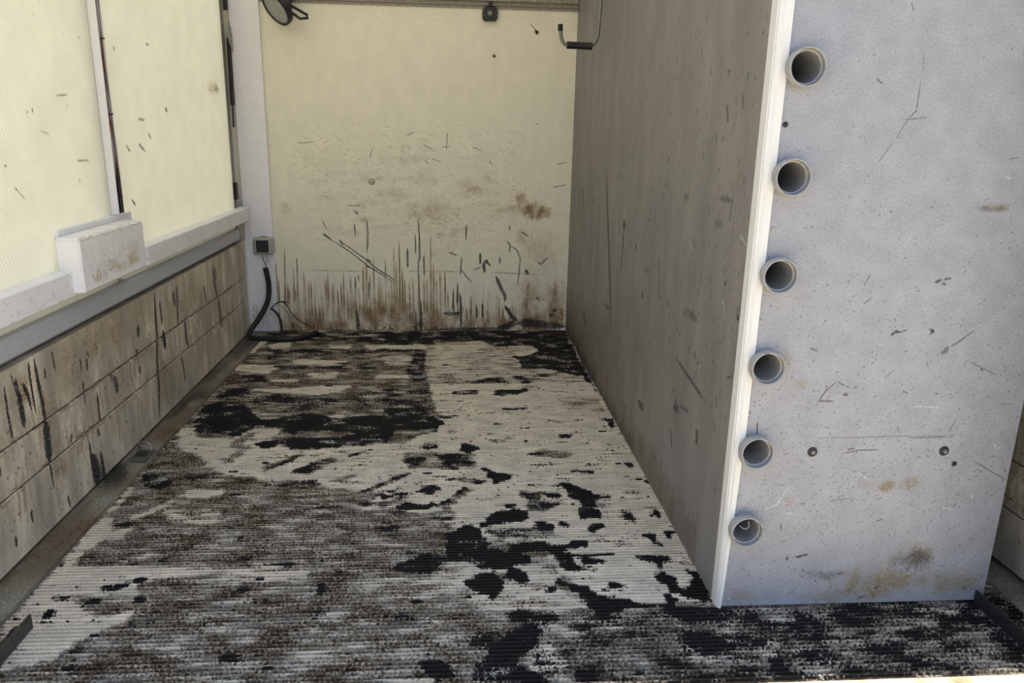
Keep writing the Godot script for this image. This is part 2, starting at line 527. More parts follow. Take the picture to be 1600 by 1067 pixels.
func textured(t: Texture2D, rough: float, bump: Texture2D = null, depth := 0.0) -> StandardMaterial3D:
	var m := StandardMaterial3D.new()
	m.albedo_texture = t
	m.roughness = rough
	m.texture_repeat = false
	if bump:
		m.heightmap_enabled = true
		m.heightmap_texture = bump
		m.heightmap_scale = depth
	return m
const FILM := [ # [strength, outline x, z, x, z ... in metres]
	[0.87,-1.651,0.168,-0.771,0.166,-0.718,0.929,-0.669,1.247,-0.691,1.384,-0.867,1.566,-1.148,1.615,-1.536,1.55,-1.609,1.082],
	[0.12,-1.624,0.641,-1.434,0.643,-1.445,0.787,-1.514,0.763,-1.618,0.715],
	[0.1,-1.394,0.553,-1.12,0.575,-1.154,0.652,-1.362,0.638],
	[0.12,-1.477,0.994,-1.308,0.982,-1.148,0.935,-1.058,0.947,-1.102,1.02,-1.187,1.065,-1.35,1.034],
	[0.15,-1.556,0.3,-1.458,0.23,-1.442,0.351,-1.522,0.379],
	[0.25,-1.28,0.77,-1.141,0.748,-1.154,0.847,-1.249,0.824],
	[0.05,-1.083,0.303,-0.717,0.279,-0.715,0.38,-1.033,0.392],
	[0.05,-1.204,0.062,-1.026,0.047,-1.034,0.141,-1.176,0.147],
	[0.1,-0.935,0.111,-0.79,0.093,-0.802,0.223,-0.944,0.211],
	[0.1,-0.97,0.794,-0.813,0.795,-0.817,0.844,-0.959,0.838],
	[0.4,-0.959,0.515,-0.829,0.488,-0.828,0.647,-0.948,0.646],
	[0.15,-1.169,1.316,-1.051,1.293,-1.038,1.344,-1.144,1.355],
	[0.15,-1.441,1.113,-1.364,1.086,-1.358,1.143,-1.438,1.151],
	[0.12,-1.427,0.867,-1.305,0.857,-1.306,0.89,-1.414,0.895],
	[0.12,-1.251,0.309,-1.145,0.321,-1.146,0.374,-1.227,0.362],
	[0.1,-1.625,0.209,-1.577,0.209,-1.595,0.43,-1.619,0.458],
	[0.45,-0.766,0.285,-0.015,0.09,-0.011,0.893,-0.225,0.935,-0.576,0.909,-0.739,0.863],
	[0.25,-0.733,0.315,-0.443,0.254,-0.522,0.433,-0.725,0.596],
	[0.15,-0.314,0.433,-0.194,0.375,-0.221,0.476,-0.311,0.503],
	[0.3,-0.726,0.569,-0.525,0.544,-0.574,0.771,-0.726,0.794],
	[0.1,-0.724,0.929,-0.007,0.911,0.012,1.753,0.01,2.228,0.015,2.466,-0.001,2.561,-0.238,2.551,-0.318,2.467,-0.358,2.408,-0.363,2.315,-0.6,2.206,-0.655,2.131,-0.825,2.048,-0.896,2.085,-0.833,1.965,-1.033,1.915,-1.089,1.822,-0.941,1.701,-0.777,1.568,-0.667,1.385,-0.696,1.173],
	[0.3,-0.19,1.103,-0.02,1.106,-0.016,1.295,-0.182,1.292],
	[0.28,-0.339,1.649,-0.17,1.654,-0.238,1.733,-0.344,1.704],
	[0.18,-1.266,1.756,-1.239,1.599,-1.019,1.605,-0.866,1.58,-0.752,1.611,-0.8,1.731,-0.947,1.826,-1.066,1.869,-1.128,1.856,-1.237,1.875],
	[0.2,-1.62,1.429,-1.573,1.414,-1.533,1.506,-1.4,1.524,-1.35,1.435,-1.246,1.437,-1.277,1.527,-1.178,1.628,-1.013,1.646,-0.693,1.54,-0.684,1.682,-1.543,1.659],
	[0.14,-1.584,1.534,-1.413,1.636,-1.264,1.585,-1.195,1.6,-1.025,1.712,-1.004,1.848,-1.099,1.88,-1.168,1.831,-1.274,1.846,-1.352,1.814,-1.434,1.739],
	[0.85,-1.614,1.576,-1.505,1.647,-1.427,1.714,-1.427,1.764,-1.506,1.798,-1.596,1.783],
	[0.1,-1.604,2.339,-1.408,2.355,-1.234,2.357,-1.222,2.395,-1.387,2.424,-1.365,2.509,-1.345,2.534,-1.356,2.587,-1.392,2.577,-1.384,2.595,-1.431,2.651,-1.454,2.698,-1.537,2.731,-1.604,2.585,-1.602,2.513],
	[0.75,-1.51,2.479,-1.385,2.46,-1.35,2.534,-1.397,2.563,-1.456,2.538],
	[0.45,-1.23,2.371,-0.996,2.334,-0.98,2.424,-1.187,2.437],
	[0.1,-1.6,2.08,-1.587,2.163,-1.57,2.335,-1.604,2.339,-1.617,2.162],
	[0.1,-1.605,2.253,-1.606,2.107,-1.576,2.085,-1.56,2.205,-1.576,2.316],
	[0.12,-1.569,2.205,-1.545,2.172,-1.495,2.147,-1.521,2.211],
	[0.12,-1.475,2.314,-1.376,2.279,-1.42,2.322],
	[0.15,-1.452,1.945,-1.321,1.923,-1.322,1.97,-1.408,1.98],
	[0.2,-1.531,2.101,-1.44,1.967,-1.445,2.007,-1.514,2.111],
	[0.2,-1.612,1.94,-1.596,1.898,-1.593,1.93,-1.6,2.07,-1.606,2.012],
	[0.4,-1.442,2.066,-1.291,2.062,-1.285,2.146,-1.399,2.142],
	[0.75,-0.887,2.423,-0.69,2.424,-0.589,2.369,-0.418,2.517,-0.498,2.559,-0.647,2.583,-0.759,2.56,-0.87,2.465],
	[0.4,-0.63,2.36,-0.405,2.391,-0.423,2.562,-0.555,2.569,-0.689,2.452],
	[0.68,-0.988,2.681,-0.813,2.668,-0.746,2.723,-0.789,2.761,-0.977,2.733],
	[0.3,-0.741,2.797,-0.657,2.792,-0.653,2.81,-0.74,2.806],
	[0.36,-0.438,2.383,-0.36,2.423,-0.35,2.527,-0.303,2.567,-0.455,2.576],
	[0.03,-0.294,2.365,-0.09,2.381,-0.1,2.455,-0.079,2.538,-0.237,2.544,-0.265,2.51,-0.305,2.461,-0.304,2.403],
	[0.73,-0.386,2.624,-0.129,2.635,-0.152,2.719,-0.296,2.734,-0.397,2.708],
	[0.45,-0.464,2.683,-0.327,2.711,-0.233,2.762,-0.241,2.797,-0.473,2.786],
	[1,-0.004,2.586,0.789,2.554,0.55,2.872,-0.373,2.829,-0.408,2.686],
	[0.83,0.119,2.598,0.269,2.61,0.236,2.663,0.084,2.685],
	[0.77,0.125,2.726,0.222,2.736,0.144,2.839,0.081,2.826],
	[0.79,0.433,2.598,0.601,2.605,0.53,2.682,0.425,2.666],
	[0.99,0.259,2.67,0.564,2.672,0.419,2.808,0.35,2.804,0.237,2.737],
	[1,0.639,2.561,0.638,2.755,0.585,2.825,0.512,2.802,0.541,2.706],
	[0.91,0.483,2.737,0.587,2.763,0.55,2.824,0.437,2.824],
	[0.97,-0.111,2.636,0.086,2.662,0.035,2.79,-0.123,2.742],
	[0.73,0.007,2.704,0.108,2.698,0.077,2.771,0.042,2.754],
	[0.93,-1.245,1.802,-1.144,1.667,-1.113,1.673,-1.225,1.799],
	[0.93,-1.147,1.811,-1.076,1.721,-1.006,1.684,-1.02,1.74,-1.08,1.819],
	[0.88,-0.92,1.964,-0.807,1.856,-0.737,1.793,-0.79,1.877,-0.904,1.973],
	[0.73,-1.024,1.882,-0.928,1.815,-0.9,1.791,-0.96,1.878],
	[0.88,-1.248,1.769,-1.141,1.656,-1.127,1.673,-1.225,1.8],
	[0.88,-1.097,1.779,-1.029,1.686,-1.02,1.74,-1.062,1.805],
	[0.75,-0.67,2.058,-0.588,1.931,-0.566,1.951,-0.646,2.088],
	[0.68,-0.872,2.046,-0.759,1.972,-0.731,1.946,-0.779,2.034],
	[0.83,-0.728,2.124,-0.637,2.054,-0.607,2.123,-0.681,2.172],
	[0.91,-0.421,1.966,-0.364,1.98,-0.353,2.027,-0.295,2.055,-0.359,2.099,-0.392,2.092,-0.406,2.022],
	[0.73,-0.538,2.195,-0.358,2.182,-0.326,2.242,-0.492,2.256],
	[0.83,-0.698,1.661,-0.571,1.678,-0.546,1.751,-0.623,1.805],
	[0.73,-0.793,1.665,-0.557,1.658,-0.544,1.795,-0.769,1.797],
	[0.73,-0.132,2.09,-0.088,2.086,-0.1,2.171,-0.137,2.154],
	[0.5,-0.185,1.123,-0.017,1.126,-0.015,1.259,-0.17,1.256],
	[0.68,-0.34,1.656,-0.212,1.667,-0.237,1.727,-0.333,1.704],
	[0.73,-1.394,1.702,-1.341,1.583,-1.313,1.583,-1.355,1.729],
	[0.78,-1.407,1.581,-1.359,1.465,-1.34,1.473,-1.352,1.624],
]
const TAR := [ # [strength, outline x, z, x, z ... in metres]
	[0.46,-0.005,2.591,0.783,2.562,0.561,2.858,-0.073,2.843],
	[0.36,-0.441,2.592,-0.004,2.586,-0.073,2.843,-0.451,2.825],
	[0.8,-1.001,0.034,-0.001,-0.007,-0.012,0.253,-0.023,0.546,-0.021,0.824,-0.084,0.8,-0.164,0.726,-0.304,0.7,-0.314,0.544,-0.2,0.433,-0.202,0.285,-0.406,0.345,-0.484,0.223,-0.709,0.254,-0.979,0.285],
	[0.66,-1.541,0.03,-0.722,0.059,-0.717,0.285,-0.839,0.315,-1.297,0.224,-1.577,0.209,-1.698,0.146,-1.71,0.097],
	[0.9,-0.009,-0.014,-0.011,0.893,-0.006,1.065,-0.032,0.847,-0.022,0.434],
	[0.85,-1.618,1.194,-1.56,1.14,-1.461,1.16,-1.34,1.355,-1.273,1.306,-1.189,1.273,-1.058,1.327,-0.88,1.279,-0.745,1.246,-0.692,1.317,-0.69,1.401,-0.841,1.461,-0.847,1.537,-0.937,1.593,-1.072,1.617,-1.178,1.628,-1.215,1.557,-1.279,1.612,-1.322,1.569,-1.232,1.528,-1.156,1.515,-1.031,1.518,-0.956,1.482,-1.098,1.456,-1.204,1.499,-1.251,1.437,-1.34,1.403,-1.399,1.509,-1.463,1.478,-1.542,1.476,-1.583,1.382],
	[0.7,-1.613,1.002,-1.498,0.963,-1.448,1.084,-1.515,1.122,-1.596,1.082],
	[0.66,-1.575,0.797,-1.443,0.799,-1.436,0.889,-1.542,0.898],
	[0.6,-1.462,0.647,-0.969,0.651,-0.977,0.725,-1.419,0.712],
	[0.66,-0.811,0.374,-0.762,0.404,-0.746,0.863,-0.836,0.769],
	[0.55,-1.491,1.044,-1.216,1.048,-1.089,1.109,-1.083,1.24,-1.257,1.236,-1.447,1.142],
	[0.47,-0.971,1.001,-0.728,0.972,-0.694,1.246,-0.946,1.242,-1.059,1.09],
	[0.55,-1.555,0.374,-0.811,0.374,-0.808,0.446,-1.52,0.458],
	[0.45,-1.535,0.458,-1.182,0.459,-1.376,0.566,-1.49,0.592],
	[0.85,-0.897,1.225,-0.746,1.218,-0.71,1.334,-0.661,1.368,-0.683,1.48,-0.734,1.51,-0.79,1.447,-0.841,1.461,-0.845,1.566,-0.866,1.58],
	[0.8,-0.711,1.322,-0.593,1.31,-0.655,1.348],
	[0.64,-0.632,1.016,-0.515,1.007,-0.518,1.074,-0.625,1.073],
	[0.68,-0.454,1.018,-0.315,0.995,-0.304,1.03,-0.363,1.077,-0.457,1.079],
	[0.8,-0.432,1.233,-0.328,1.222,-0.331,1.249,-0.428,1.26],
	[0.55,-0.583,0.876,-0.116,0.763,-0.294,0.919,-0.562,0.916],
	[0.9,-0.04,1.355,-0.002,1.356,-0.015,1.479,-0.033,1.414],
	[0.8,-0.242,1.509,-0.183,1.51,-0.194,1.549,-0.244,1.548],
	[0.7,-0.32,0.517,-0.087,0.434,-0.039,0.652,-0.274,0.701],
	[1,-0.601,1.584,-0.544,1.592,-0.534,1.638,-0.574,1.684,-0.596,1.636],
	[0.68,-0.695,1.668,-0.574,1.684,-0.549,1.751,-0.571,1.788,-0.623,1.799,-0.655,1.761],
	[0.9,-0.528,1.789,-0.478,1.839,-0.432,1.853,-0.451,1.899,-0.492,1.915,-0.51,1.862],
	[0.8,-0.659,1.867,-0.587,1.858,-0.516,1.885,-0.533,1.917,-0.578,1.904],
	[0.9,-0.73,1.612,-0.674,1.603,-0.674,1.63,-0.718,1.643],
	[1,-0.718,1.925,-0.678,1.909,-0.662,1.949,-0.686,1.98,-0.716,1.968],
	[1,-0.248,1.824,-0.217,1.81,-0.159,1.83,-0.169,1.846,-0.221,1.841],
	[0.9,-0.046,1.751,-0.008,1.768,-0.018,1.81,-0.05,1.809],
	[0.85,-0.06,1.878,-0.018,1.879,-0.018,1.903],
	[0.85,-0.369,1.676,-0.322,1.677,-0.324,1.695,-0.371,1.694],
	[0.75,-0.391,1.916,-0.326,1.923,-0.388,1.935],
	[0.8,-0.486,1.56,-0.463,1.564,-0.481,1.575],
	[0.8,-0.371,1.563,-0.351,1.563,-0.361,1.581],
	[0.7,-0.241,1.505,-0.19,1.519,-0.199,1.544,-0.246,1.539],
	[1,-0.276,1.916,-0.253,1.91,-0.23,1.942,-0.201,1.967,-0.179,2.004,-0.204,2.082,-0.187,2.105,-0.203,2.136,-0.247,2.15,-0.263,2.124,-0.263,2.086,-0.238,2.059,-0.243,2.025,-0.268,2.013,-0.274,1.959],
	[0.64,-0.416,1.973,-0.368,1.986,-0.357,2.033,-0.301,2.057,-0.358,2.094,-0.389,2.087,-0.403,2.02],
	[0.72,-0.346,1.984,-0.286,1.984,-0.295,2.014,-0.339,2.018],
	[0.9,-0.469,2.049,-0.432,2.045,-0.429,2.066,-0.466,2.076],
	[1,-0.552,2.165,-0.493,2.094,-0.414,2.081,-0.398,2.129,-0.436,2.159,-0.487,2.167,-0.537,2.186],
	[1,-0.391,2.161,-0.355,2.157,-0.333,2.183,-0.341,2.207,-0.374,2.196],
	[0.8,-0.315,2.163,-0.285,2.164,-0.294,2.189,-0.318,2.183],
	[1,-0.229,2.166,-0.19,2.173,-0.2,2.198,-0.234,2.221,-0.237,2.196],
	[1,-0.636,2.211,-0.606,2.193,-0.587,2.169,-0.557,2.175,-0.549,2.234,-0.512,2.272,-0.541,2.289,-0.482,2.318,-0.417,2.329,-0.421,2.372,-0.463,2.387,-0.427,2.429,-0.447,2.463,-0.476,2.442,-0.486,2.394,-0.545,2.4,-0.607,2.356,-0.635,2.364],
	[0.8,-0.586,2.438,-0.555,2.416,-0.498,2.442,-0.497,2.487,-0.529,2.522,-0.553,2.507,-0.565,2.462],
	[1,-0.474,2.278,-0.411,2.267,-0.35,2.278,-0.309,2.293,-0.338,2.332,-0.369,2.322,-0.421,2.321,-0.467,2.31],
	[0.95,-0.305,2.266,-0.256,2.263,-0.262,2.3,-0.301,2.307],
	[0.8,-0.367,2.34,-0.313,2.325,-0.307,2.376,-0.295,2.418,-0.34,2.416,-0.353,2.375],
	[0.9,-0.285,2.352,-0.221,2.363,-0.229,2.381,-0.28,2.379],
	[0.85,-0.31,2.332,-0.192,2.336,-0.195,2.35,-0.302,2.346],
	[1,-0.347,2.467,-0.304,2.473,-0.256,2.541,-0.173,2.552,-0.111,2.561,-0.123,2.491,-0.106,2.526,-0.078,2.552,-0.111,2.575,-0.221,2.581,-0.257,2.59,-0.295,2.574,-0.321,2.524],
	[0.95,-0.091,2.385,-0.09,2.418,-0.067,2.451,-0.067,2.497,-0.078,2.534,-0.095,2.504,-0.11,2.457],
	[0.85,-0.046,2.407,-0.012,2.417,0.002,2.462,0.006,2.53,-0.011,2.558,-0.069,2.534,-0.052,2.49,-0.023,2.484,-0.02,2.445],
	[0.9,-0.096,2.229,-0.073,2.239,-0.047,2.299,-0.064,2.316],
	[0.64,-0.146,2.34,-0.044,2.351,-0.057,2.379,-0.139,2.373],
	[0.6,-0.13,2.096,-0.092,2.092,-0.101,2.166,-0.134,2.149],
	[0.78,-0.245,2.461,-0.181,2.476,-0.237,2.492],
	[0.8,-0.028,2.219,-0.004,2.224,-0.027,2.272],
	[0.75,-0.028,2.101,-0.009,2.109,-0.026,2.155],
	[0.66,-0.369,2.431,-0.344,2.448,-0.384,2.514,-0.405,2.513,-0.379,2.477],
	[0.45,-0.538,2.195,-0.358,2.182,-0.326,2.242,-0.492,2.255],
	[0.9,-0.774,2.362,-0.694,2.319,-0.626,2.345,-0.667,2.389,-0.69,2.424,-0.763,2.399],
	[0.85,-0.578,2.421,-0.522,2.416,-0.496,2.467,-0.519,2.52,-0.553,2.505,-0.595,2.463],
	[0.75,-0.507,2.571,-0.425,2.58,-0.429,2.622,-0.495,2.625],
	[0.95,-0.517,2.681,-0.475,2.638,-0.431,2.64,-0.436,2.685,-0.483,2.746,-0.448,2.802,-0.45,2.819,-0.586,2.813,-0.578,2.761],
	[0.75,-0.699,2.726,-0.659,2.722,-0.608,2.789,-0.65,2.806,-0.691,2.761],
	[0.6,-0.611,2.643,-0.54,2.663,-0.525,2.713,-0.594,2.699],
	[0.52,-0.661,2.635,-0.625,2.698,-0.645,2.707],
	[0.58,-0.781,2.781,-0.745,2.739,-0.761,2.792],
	[1,-0.955,2.45,-0.94,2.447,-0.925,2.489,-0.941,2.493],
	[0.5,-0.957,2.57,-0.907,2.548,-0.905,2.584,-0.943,2.591],
	[0.55,-0.761,2.572,-0.706,2.581,-0.709,2.604,-0.748,2.603],
	[0.75,-0.455,2.579,-0.389,2.588,-0.397,2.63,-0.443,2.684,-0.465,2.694],
	[1,-0.282,2.58,-0.248,2.6,-0.26,2.624,-0.281,2.617],
	[0.7,-0.148,2.561,0.004,2.574,0.045,2.601,-0.002,2.647,-0.091,2.631],
	[0.66,-0.139,2.698,-0.061,2.656,0.068,2.707,0.032,2.78,-0.088,2.774,-0.123,2.742],
	[1,0.053,2.77,0.077,2.771,0.063,2.806,0.051,2.801],
	[0.9,-0.364,2.789,-0.333,2.796,-0.341,2.818,-0.361,2.813],
	[0.8,-0.128,2.817,-0.079,2.809,-0.091,2.836,-0.137,2.834],
	[0.9,-0.474,2.791,-0.41,2.813,-0.414,2.821,-0.476,2.818],
	[0.72,-0.315,2.817,-0.265,2.815,-0.265,2.828],
	[0.5,-0.434,2.592,-0.306,2.586,-0.309,2.604,-0.428,2.605],
	[0.95,0.054,2.776,0.071,2.769,0.09,2.782,0.073,2.807,0.05,2.796],
	[0.9,0.144,2.825,0.171,2.826,0.159,2.842,0.134,2.838],
	[0.75,0.586,2.579,0.664,2.542,0.623,2.638,0.618,2.732,0.63,2.765,0.578,2.835,0.601,2.775,0.575,2.684],
	[0.62,0.258,2.693,0.426,2.677,0.435,2.724,0.339,2.763,0.265,2.738],
	[0.7,0.546,2.635,0.584,2.636,0.564,2.66],
	[0.9,0.485,2.791,0.504,2.782,0.496,2.8],
	[0.66,0.37,2.764,0.431,2.777,0.382,2.816,0.35,2.81],
	[0.6,0.281,2.585,0.4,2.587,0.399,2.616,0.282,2.623],
	[1,-1.478,2.439,-1.457,2.431,-1.409,2.421,-1.399,2.433,-1.415,2.461,-1.462,2.456],
	[1,-1.378,2.484,-1.351,2.474,-1.335,2.495,-1.349,2.518,-1.367,2.506],
	[0.85,-1.525,2.428,-1.506,2.429,-1.514,2.444],
	[0.8,-1.558,2.482,-1.546,2.462,-1.536,2.491],
	[0.8,-1.525,2.481,-1.509,2.464,-1.51,2.486],
	[0.8,-1.546,2.544,-1.529,2.52,-1.521,2.546,-1.532,2.558],
	[0.62,-1.501,2.497,-1.456,2.518,-1.461,2.539],
	[0.85,-1.274,2.475,-1.256,2.461,-1.252,2.484],
	[0.82,-1.16,2.457,-1.116,2.45,-1.118,2.473,-1.146,2.469],
	[0.8,-1.257,2.446,-1.24,2.442,-1.235,2.458],
	[0.8,-1.118,2.722,-1.106,2.702,-1.054,2.709,-1.053,2.739,-1.106,2.736],
	[0.66,-1.442,2.336,-1.417,2.32,-1.422,2.349],
	[0.7,-1.38,2.323,-1.354,2.318,-1.355,2.338],
	[0.58,-1.342,2.583,-1.315,2.581,-1.312,2.615],
	[0.95,-1.242,2.743,-1.233,2.744,-1.236,2.753],
	[0.9,-1.208,2.777,-1.188,2.777,-1.188,2.784],
	[0.64,-1.115,2.347,-1.027,2.342,-1.024,2.358,-1.103,2.363],
	[0.52,-1.45,2.706,-1.413,2.683,-1.377,2.653,-1.416,2.662,-1.444,2.691],
	[0.5,-1.42,2.722,-1.385,2.724,-1.385,2.743,-1.405,2.74],
	[0.72,-1.616,1.795,-1.532,1.809,-1.483,1.868,-1.512,1.922,-1.567,1.899],
	[0.66,-1.465,1.832,-1.363,1.812,-1.343,1.846,-1.443,1.871],
	[0.8,-1.319,1.583,-1.221,1.528,-1.212,1.572,-1.258,1.613],
	[0.8,-1.184,1.601,-1.049,1.547,-1.045,1.576,-1.146,1.629],
	[0.58,-1.075,2.079,-1.006,2.027,-1.014,2.086],
	[0.85,-1.329,2.255,-1.304,2.246,-1.307,2.267],
	[0.85,-1.308,2.241,-1.277,2.222,-1.282,2.24],
	[0.64,-1.256,2.156,-1.208,2.141,-1.224,2.177],
	[0.82,-1.226,2.211,-1.179,2.209,-1.197,2.229],
	[0.54,-1.241,1.898,-1.053,1.858,-1.047,1.892,-1.212,1.921],
	[0.64,-1.489,2.155,-1.446,2.16,-1.477,2.172],
	[0.5,-1.582,2.135,-1.506,2.12,-1.537,2.172],
	[0.6,-1.179,2.316,-1.14,2.31,-1.151,2.328],
	[0.6,-1.386,2.319,-1.347,2.317,-1.364,2.335],
	[0.64,-1.245,1.802,-1.144,1.667,-1.113,1.673,-1.225,1.799],
	[0.64,-1.147,1.811,-1.076,1.721,-1.006,1.684,-1.02,1.74,-1.08,1.819],
	[0.74,-0.996,1.689,-0.901,1.621,-0.895,1.635,-0.974,1.693],
	[0.7,-0.92,1.964,-0.807,1.856,-0.737,1.793,-0.79,1.87,-0.905,1.967],
	[0.7,-0.882,1.997,-0.833,1.963,-0.776,1.925,-0.785,1.947],
	[0.84,-0.855,1.996,-0.784,1.964,-0.764,1.965,-0.829,2.009],
	[0.92,-0.736,1.957,-0.708,1.919,-0.673,1.909,-0.663,1.943,-0.696,1.969],
	[1,-0.788,2.049,-0.756,2.025,-0.708,2.052,-0.675,2.022,-0.67,2.053,-0.707,2.081,-0.776,2.079],
	[0.74,-0.67,2.055,-0.588,1.931,-0.582,1.94,-0.647,2.048],
	[0.68,-0.7,2.148,-0.655,2.083,-0.609,2.123,-0.65,2.141],
	[0.62,-0.846,2.17,-0.78,2.164,-0.765,2.182,-0.776,2.212,-0.821,2.198],
	[0.5,-1.075,2.098,-1.012,2.042,-0.856,2.027,-0.871,2.056,-0.986,2.062],
	[0.68,-0.79,1.718,-0.749,1.687,-0.693,1.721,-0.745,1.771,-0.782,1.757],
	[0.84,-0.752,1.625,-0.673,1.61,-0.707,1.643],
	[0.8,-0.799,2.023,-0.769,1.967,-0.762,1.969,-0.789,2.029],
	[0.6,-1.124,2.342,-0.897,2.346,-0.896,2.357,-1.12,2.356],
]
